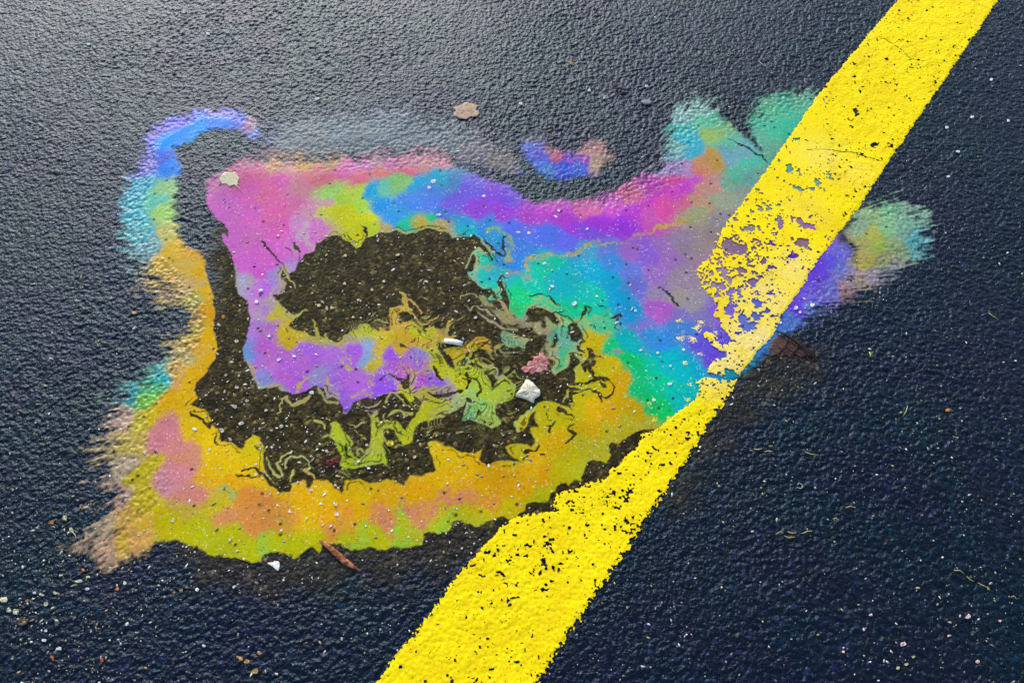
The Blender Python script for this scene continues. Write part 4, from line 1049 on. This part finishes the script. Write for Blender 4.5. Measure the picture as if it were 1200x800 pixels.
M_DRED = plain_mottled('dark_red_crumb', [(0.35, (0.02, 0.006, 0.006)), (0.6, (0.18, 0.02, 0.018))], 200, bump_d=0.0016)
o = blob('dark_crumb', oval(391,543,9,5,10,12,0.3), 0.003, M_DRED, rough=0.9, seed=3)
tag(o, 'dark red crumb in the brown gap above the gold band', 'crumb')
o = blob('white_chip', [(314,660),(320,659),(327,658),(328,664),(326,669),(320,664)][::-1], 0.0028, M_WHITE, rough=0.3, seed=5, dome=0.3)
tag(o, 'sharp three-cornered white chip just below the lime rim of the slick', 'stone chip')

# pebbles and chips that can be picked out one by one
PEB = [
 ('cream stone chip on dark asphalt off the lower left tip of the slick', 'chips off the lower left tip', 'd8d4b0', [(6,703,6,3.5),(20,717,5,4),(12,715,4,3),(93,681,5,2.5),(104,676,4,2),(77,607,3.5,4),(85,622,2.5,5),(55,708,3,3),(66,695,3,2),(50,697,4,2)]),
 ('white stone chip on dark asphalt off the lower left tip of the slick', 'white chips off the lower left tip', 'e6e6e2', [(42,695,2.5,2),(55,739,3,2.5),(70,760,4,3),(53,750,4,2),(38,752,2,1.6),(150,731,3,2),(232,691,3,2.5),(240,757,3,2),(103,690,3,2),(147,683,3,2.5),(275,688,3,2)]),
 ('flat tan stone on dark asphalt beside the cream chips', None, '94724e', [(29,729,7,5)]),
 ('rust orange crumb on dark asphalt off the lower left tip of the slick', 'orange crumbs off the lower left tip', 'd08038', [(62,612,3.2,3),(138,690,3,2.4),(33,704,3,1.8),(63,771,2,4),(98,668,2.5,2.5)]),
 ('red orange crumb on dark asphalt below the gold band', None, 'e06838', [(120,773,2.6,3)]),
 ('ochre stone chip on dark asphalt below the gold band, left of the painted line', 'ochre chips below the gold band', 'c8a060', [(300,786,5,4),(290,775,5,3),(283,772,3,3),(279,770,3,2),(204,694,3,2),(213,692,3,3),(304,765,3,3)]),
 ('white stone standing in the gold band of the slick', 'white stones in the gold band', 'f2eee0', [(393,591,2.8,4),(395,603,2.8,3),(229,504,3.4,2.6),(340,600,2.5,2),(300,557,2.4,2),(330,622,3,2),(203,611,2.5,2.2),(170,531,2.5,2.5),(365,575,2.4,2.2),(246,527,2,2),(270,633,2.2,2)]),
 ('pale stone in the brown gap between the gold band and the lilac arm', 'stones in the left brown gap', 'c6bca4', [(275,477,4.5,3.2),(283,497,4,3),(260,505,3.5,3),(318,505,3,2.2),(270,515,3,3),(305,520,3,2.4),(255,415,3,2),(278,400,3.4,2.4),(257,381,3.4,2.2),(272,425,3,2),(265,440,3,2),(278,455,3,2.2),(290,470,2.6,2),(312,481,3,2),(330,500,3,2.4)]),
 ('cream pebble at the lower edge of the lilac arm', None, 'f0e8d0', [(366,461,3.8,2.6)]),
 ('pinkish stone in the brown gap above the gold band', 'pinkish stones above the gold band', 'd8c0b0', [(383,529,3,2.4),(397,572,2.4,2),(365,535,2.4,2),(430,522,3,2.4),(486,536,3,2),(349,566,2.4,2)]),
 ('yellow lump in the brown gap under the curled lime swirl', None, 'd8c838', [(457,521,6,5)]),
 ('cream pebble in the dark brown hole under the citron patch', 'pebbles in the upper brown hole', 'e0d2a8', [(374,359,3,2.4),(383,362,2.2,3),(389,361,2.6,2),(404,333,2.6,2),(378,354,2,1.8),(366,344,2.4,2),(420,352,2,2),(405,300,2,2),(466,299,3.4,1.8),(414,372,2.4,1.8),(436,340,2,1.8),(500,330,2.4,1.6),(520,356,2,1.6),(450,330,2,1.6)]),
 ('orange crumb in the narrow dark gap beside the gold strip', None, 'd8903a', [(262,372,2.6,2.6)]),
 ('white fleck at the right side of the brown hole, beside the olive smear', None, 'f4ecd8', [(557,373,3.5,2)]),
 ('white stone standing in the teal pool', 'white stones in the teal pool', 'f2f2ec', [(673,357,4,3.4),(740,364,1.8,3),(744,366,2,2),(784,452,3.6,3),(647,337,3,2.4),(699,349,2,2),(722,380,3,2),(766,470,3.4,2.6),(750,412,2.6,2),(785,431,2.4,2),(770,415,2.4,2),(800,412,2.4,2),(638,310,3,2)]),
 ('white stone standing in the violet band', 'white stones in the violet band', 'ece2f0', [(508,213,3.6,2.6),(503,220,3,2.4),(514,252,3.4,2),(567,230,2.4,1.8),(655,248,2.4,2),(620,274,3,2),(607,273,3,1.8),(651,255,2.6,1.4),(688,270,2.4,1.6)]),
 ('white stone standing in the lilac arm', 'white stones in the lilac arm', 'f4ecf2', [(327,422,3,2.4),(306,341,3,3.4),(301,354,3,2.2),(326,277,2.4,2.2),(316,395,2.2,2),(345,418,2.4,2)]),
 ('white fleck on the indigo film right of the painted line', 'flecks on the indigo film', 'f2f0f2', [(931,364,3,3),(950,361,3,2.6),(913,381,2,2),(936,369,2,2)]),
 ('white pink chip on navy asphalt right of the painted line', 'pale chips right of the line', 'e8c8c0', [(1056,755,4,3.6),(1110,745,3,2),(1132,723,4,3),(1010,738,2,2.2),(1144,775,3,2.4),(986,764,2,2),(1170,728,2.4,2),(1018,721,3,2)]),
 ('orange crumb on navy asphalt right of the painted line', None, 'd89030', [(1108,482,3.6,2.8)]),
 ('cream chip on navy asphalt near the lower right straw', 'cream chips near the lower right straw', 'd8cfa0', [(1050,783,3,2.2),(1060,779,3,2.4),(1068,770,2.6,2)]),
 ('white fleck on bare asphalt right of the upper painted line', 'flecks right of the upper line', 'e8e8e4', [(1121,180,4,2),(1110,209,3,2),(1138,140,2.6,2),(1108,152,2.6,2),(1160,96,2.6,2),(1180,144,2.6,2)]),
 ('amber crumb on bare asphalt far above the slick', None, 'e0a838', [(669,77,2.4,2.4)]),
 ('pale chip on bare asphalt above the slick', 'pale chips above the slick', 'd8dcd8', [(708,117,1.8,3.4),(757,104,3,2.2),(218,17,3,2),(245,42,3,2),(105,55,3,2),(372,119,4,2),(690,109,2.4,2),(610,124,2.6,2)]),
 ('rust orange crumb on bare asphalt left of the gold strip', None, 'e0a050', [(158,367,3.2,2.2)]),
 ('pale pebble on bare asphalt left of the gold strip', 'pale pebbles left of the gold strip', 'b4b6bc', [(158,384,4,2.2),(130,349,3,2),(90,352,3,2),(60,420,3,2),(44,374,3,2)]),
]
for lab, grp, hc, spots in PEB:
    nm = 'crumb' if 'crumb' in lab else ('pebble' if 'pebble' in lab else 'stone_chip')
    if 'fleck' in lab or 'lump' in lab:
        nm = 'stone_chip'
    big = max(range(len(spots)), key=lambda i: spots[i][2] * spots[i][3])
    for si, (px, py, ra, rb) in enumerate(spots):
        o = blob(nm, oval(px, py, ra * 0.8, rb * 0.8, rng.uniform(-30, 30), 6, 0.34), PX * rb * 0.6, M_GRIT, hexcol=hc, rough=0.8, dome=0.4, angular=True, seed=int(px), z_off=0.0006 * (1 if 'band' in lab or 'pool' in lab else 2.2))
        tag(o, lab if len(spots) == 1 else ('largest ' if si == big else 'small ') + lab, 'crumb' if nm == 'crumb' else 'stone', grp)

# bits of straw
M_STRAW = grain_material('dry_straw', 0.6)
ST = [
 ('pale straw on navy asphalt right of the painted line, near the orange crumb', 'straws near the orange crumb', 'b8b878', [[(1153,367),(1162,373),(1170,377)],[(938,531),(948,534),(960,536)],[(1062,475),(1059,485),(1055,492)],[(1113,512),(1120,516)]]),
 ('short cream straw in the tangle on navy asphalt below the brown leaf', 'straw tangle below the brown leaf', 'd0c48c', [[(880,528),(886,529),(893,528)],[(892,531),(899,530),(906,531)],[(898,525),(905,524)],[(876,529),(882,531)]]),
 ('yellowish straw in the tangle on navy asphalt in the middle right', 'straw tangle in the navy asphalt', 'c4b070', [[(914,629),(922,632),(932,631)],[(918,624),(926,627),(934,626)],[(905,628),(912,624),(918,627)],[(934,628),(944,624),(952,623)],[(986,597),(994,594),(1003,597)],[(972,610),(977,608),(982,612)]]),
 ('yellowish straw in the curved row on the far right asphalt', 'straw row on the far right asphalt', 'b8ac68', [[(1112,669),(1122,669),(1130,674)],[(1128,675),(1134,680),(1141,683)],[(1140,682),(1150,687),(1160,692)],[(1180,700),(1186,698),(1190,704)],[(1154,687),(1158,694)]]),
 ('pale curled straw ring on navy asphalt', None, 'a8a8a0', [[(931,570),(934,566),(939,568),(940,573),(936,576),(931,573)]]),
 ('yellow green leaf sliver on navy asphalt near the straws', 'green slivers on navy asphalt', 'c8d050', [[(1016,414),(1018,418),(1017,422)],[(891,579),(893,582)]]),
 ('grey straw on bare asphalt beside the mint green fan', None, 'b8bcb8', [[(886,74),(892,80),(901,84)]]),
 ('thin cream straw end on dark asphalt off the lower left tip', 'cream straws off the lower left tip', 'c8bc98', [[(101,682),(104,677),(107,674)],[(86,622),(90,628),(92,632)],[(87,727),(91,722)],[(82,688),(88,686),(94,685)]]),
]
for lab, grp, hc, ss in ST:
    for pts in ss:
        mx_, my_ = sum(q[0] for q in pts) / len(pts), sum(q[1] for q in pts) / len(pts)
        pts = [(mx_ + (q[0] - mx_) * 0.7, my_ + (q[1] - my_) * 0.7) for q in pts]
        r0 = 0.0011 if 'sliver' in lab else 0.0006
        o = tube('straw' if 'sliver' not in lab else 'leaf_sliver', [(a, b, 2.2 + rng.uniform(0, 1.2)) for a, b in pts], [r0 * (0.6 if k in (0, len(pts) - 1) else 1.0) for k in range(len(pts))], M_STRAW, hexcol=hc, seg=6)
        tag(o, lab, 'leaf' if 'sliver' in lab else 'straw', grp)

# grit: thousands of grains too small to pick apart
r2 = np.random.default_rng(21)
ico = np.array([(0, 0, 1)] + [(math.cos(a) * .9, math.sin(a) * .9, .35) for a in np.linspace(0, 2 * math.pi, 6)[:-1]] + [(math.cos(a + .6) * .95, math.sin(a + .6) * .95, -.4) for a in np.linspace(0, 2 * math.pi, 6)[:-1]])
icf = [(0, 1 + k, 1 + (k + 1) % 5) for k in range(5)] + [(1 + k, 6 + k, 1 + (k + 1) % 5) for k in range(5)] + [(1 + (k + 1) % 5, 6 + k, 6 + (k + 1) % 5) for k in range(5)]
icf = np.array(icf)
NG = 9000
gpx = r2.uniform(-60, 1260, NG * 3); gpy = r2.uniform(-60, 840, NG * 3)
sx, sy = G(gpx, gpy)
st = sample(stain[k0:k0 + len(uy), k0:k0 + len(ux)], ux[0], uy[0], GD, sx, sy)
fl = sample(cover, gx[0], gy[0], DX, sx, sy)
lowleft = np.exp(-((gpx - 60) ** 2 / 160 ** 2 + (gpy - 690) ** 2 / 110 ** 2))
prob = 0.08 + 0.42 * st * (1 - fl) + 0.02 * fl + 0.5 * lowleft + 0.12 * (gpy / 800)
prob *= np.where(vnoise(sx, sy, 0.05, 3) > 0.5, 1.3, 0.6)
# nothing scattered over the fresh yellow paint
pd, _ = poly_sd(sx.astype(F32), sy.astype(F32), PAINT, 0.5)
keep = (r2.random(NG * 3) < prob) & (pd < 0.001)
sx, sy, st, fl = sx[keep][:NG], sy[keep][:NG], st[keep][:NG], fl[keep][:NG]
n = len(sx)
size = np.minimum(0.00052 * np.exp(r2.normal(0, 0.6, n)), 0.0012) * (1 + 0.25 * st)
rot = r2.uniform(0, 2 * math.pi, n)
jit = 1 + 0.7 * (r2.random((n, 11, 3)) - 0.5)
V = ico[None] * jit * size[:, None, None]
V[:, :, 0] *= r2.uniform(1.0, 2.4, n)[:, None]; V[:, :, 2] *= 0.32
c_, s_ = np.cos(rot)[:, None], np.sin(rot)[:, None]
vx = V[:, :, 0] * c_ - V[:, :, 1] * s_; vy = V[:, :, 0] * s_ + V[:, :, 1] * c_
vz = V[:, :, 2] + (height(sx, sy) + 0.0004 + 0.2 * size)[:, None]
GV = np.stack([vx + sx[:, None], vy + sy[:, None], vz], -1).reshape(-1, 3)
GF = (icf[None] + (np.arange(n) * 11)[:, None, None]).reshape(-1, 3)
pal_g = np.array([srgb(h) for h in ('f0eee6', 'd8d2bc', 'b8a888', '9a948c', 'c8b078', 'e6dcc0', '8c8478', 'c89858')])
gc = pal_g[r2.choice(len(pal_g), n, p=[.16, .18, .17, .13, .09, .15, .10, .02])] * r2.uniform(0.45, 1.0, n)[:, None]
gc = np.repeat(gc, 11, 0)
grit = mesh_from('grit', GV, GF, M_GRIT, {'col': ('FLOAT_COLOR', gc)}, smooth=False)
grit['kind'] = 'stuff'
tag(grit, 'fine pale grit scattered over the asphalt and slick', 'grit')
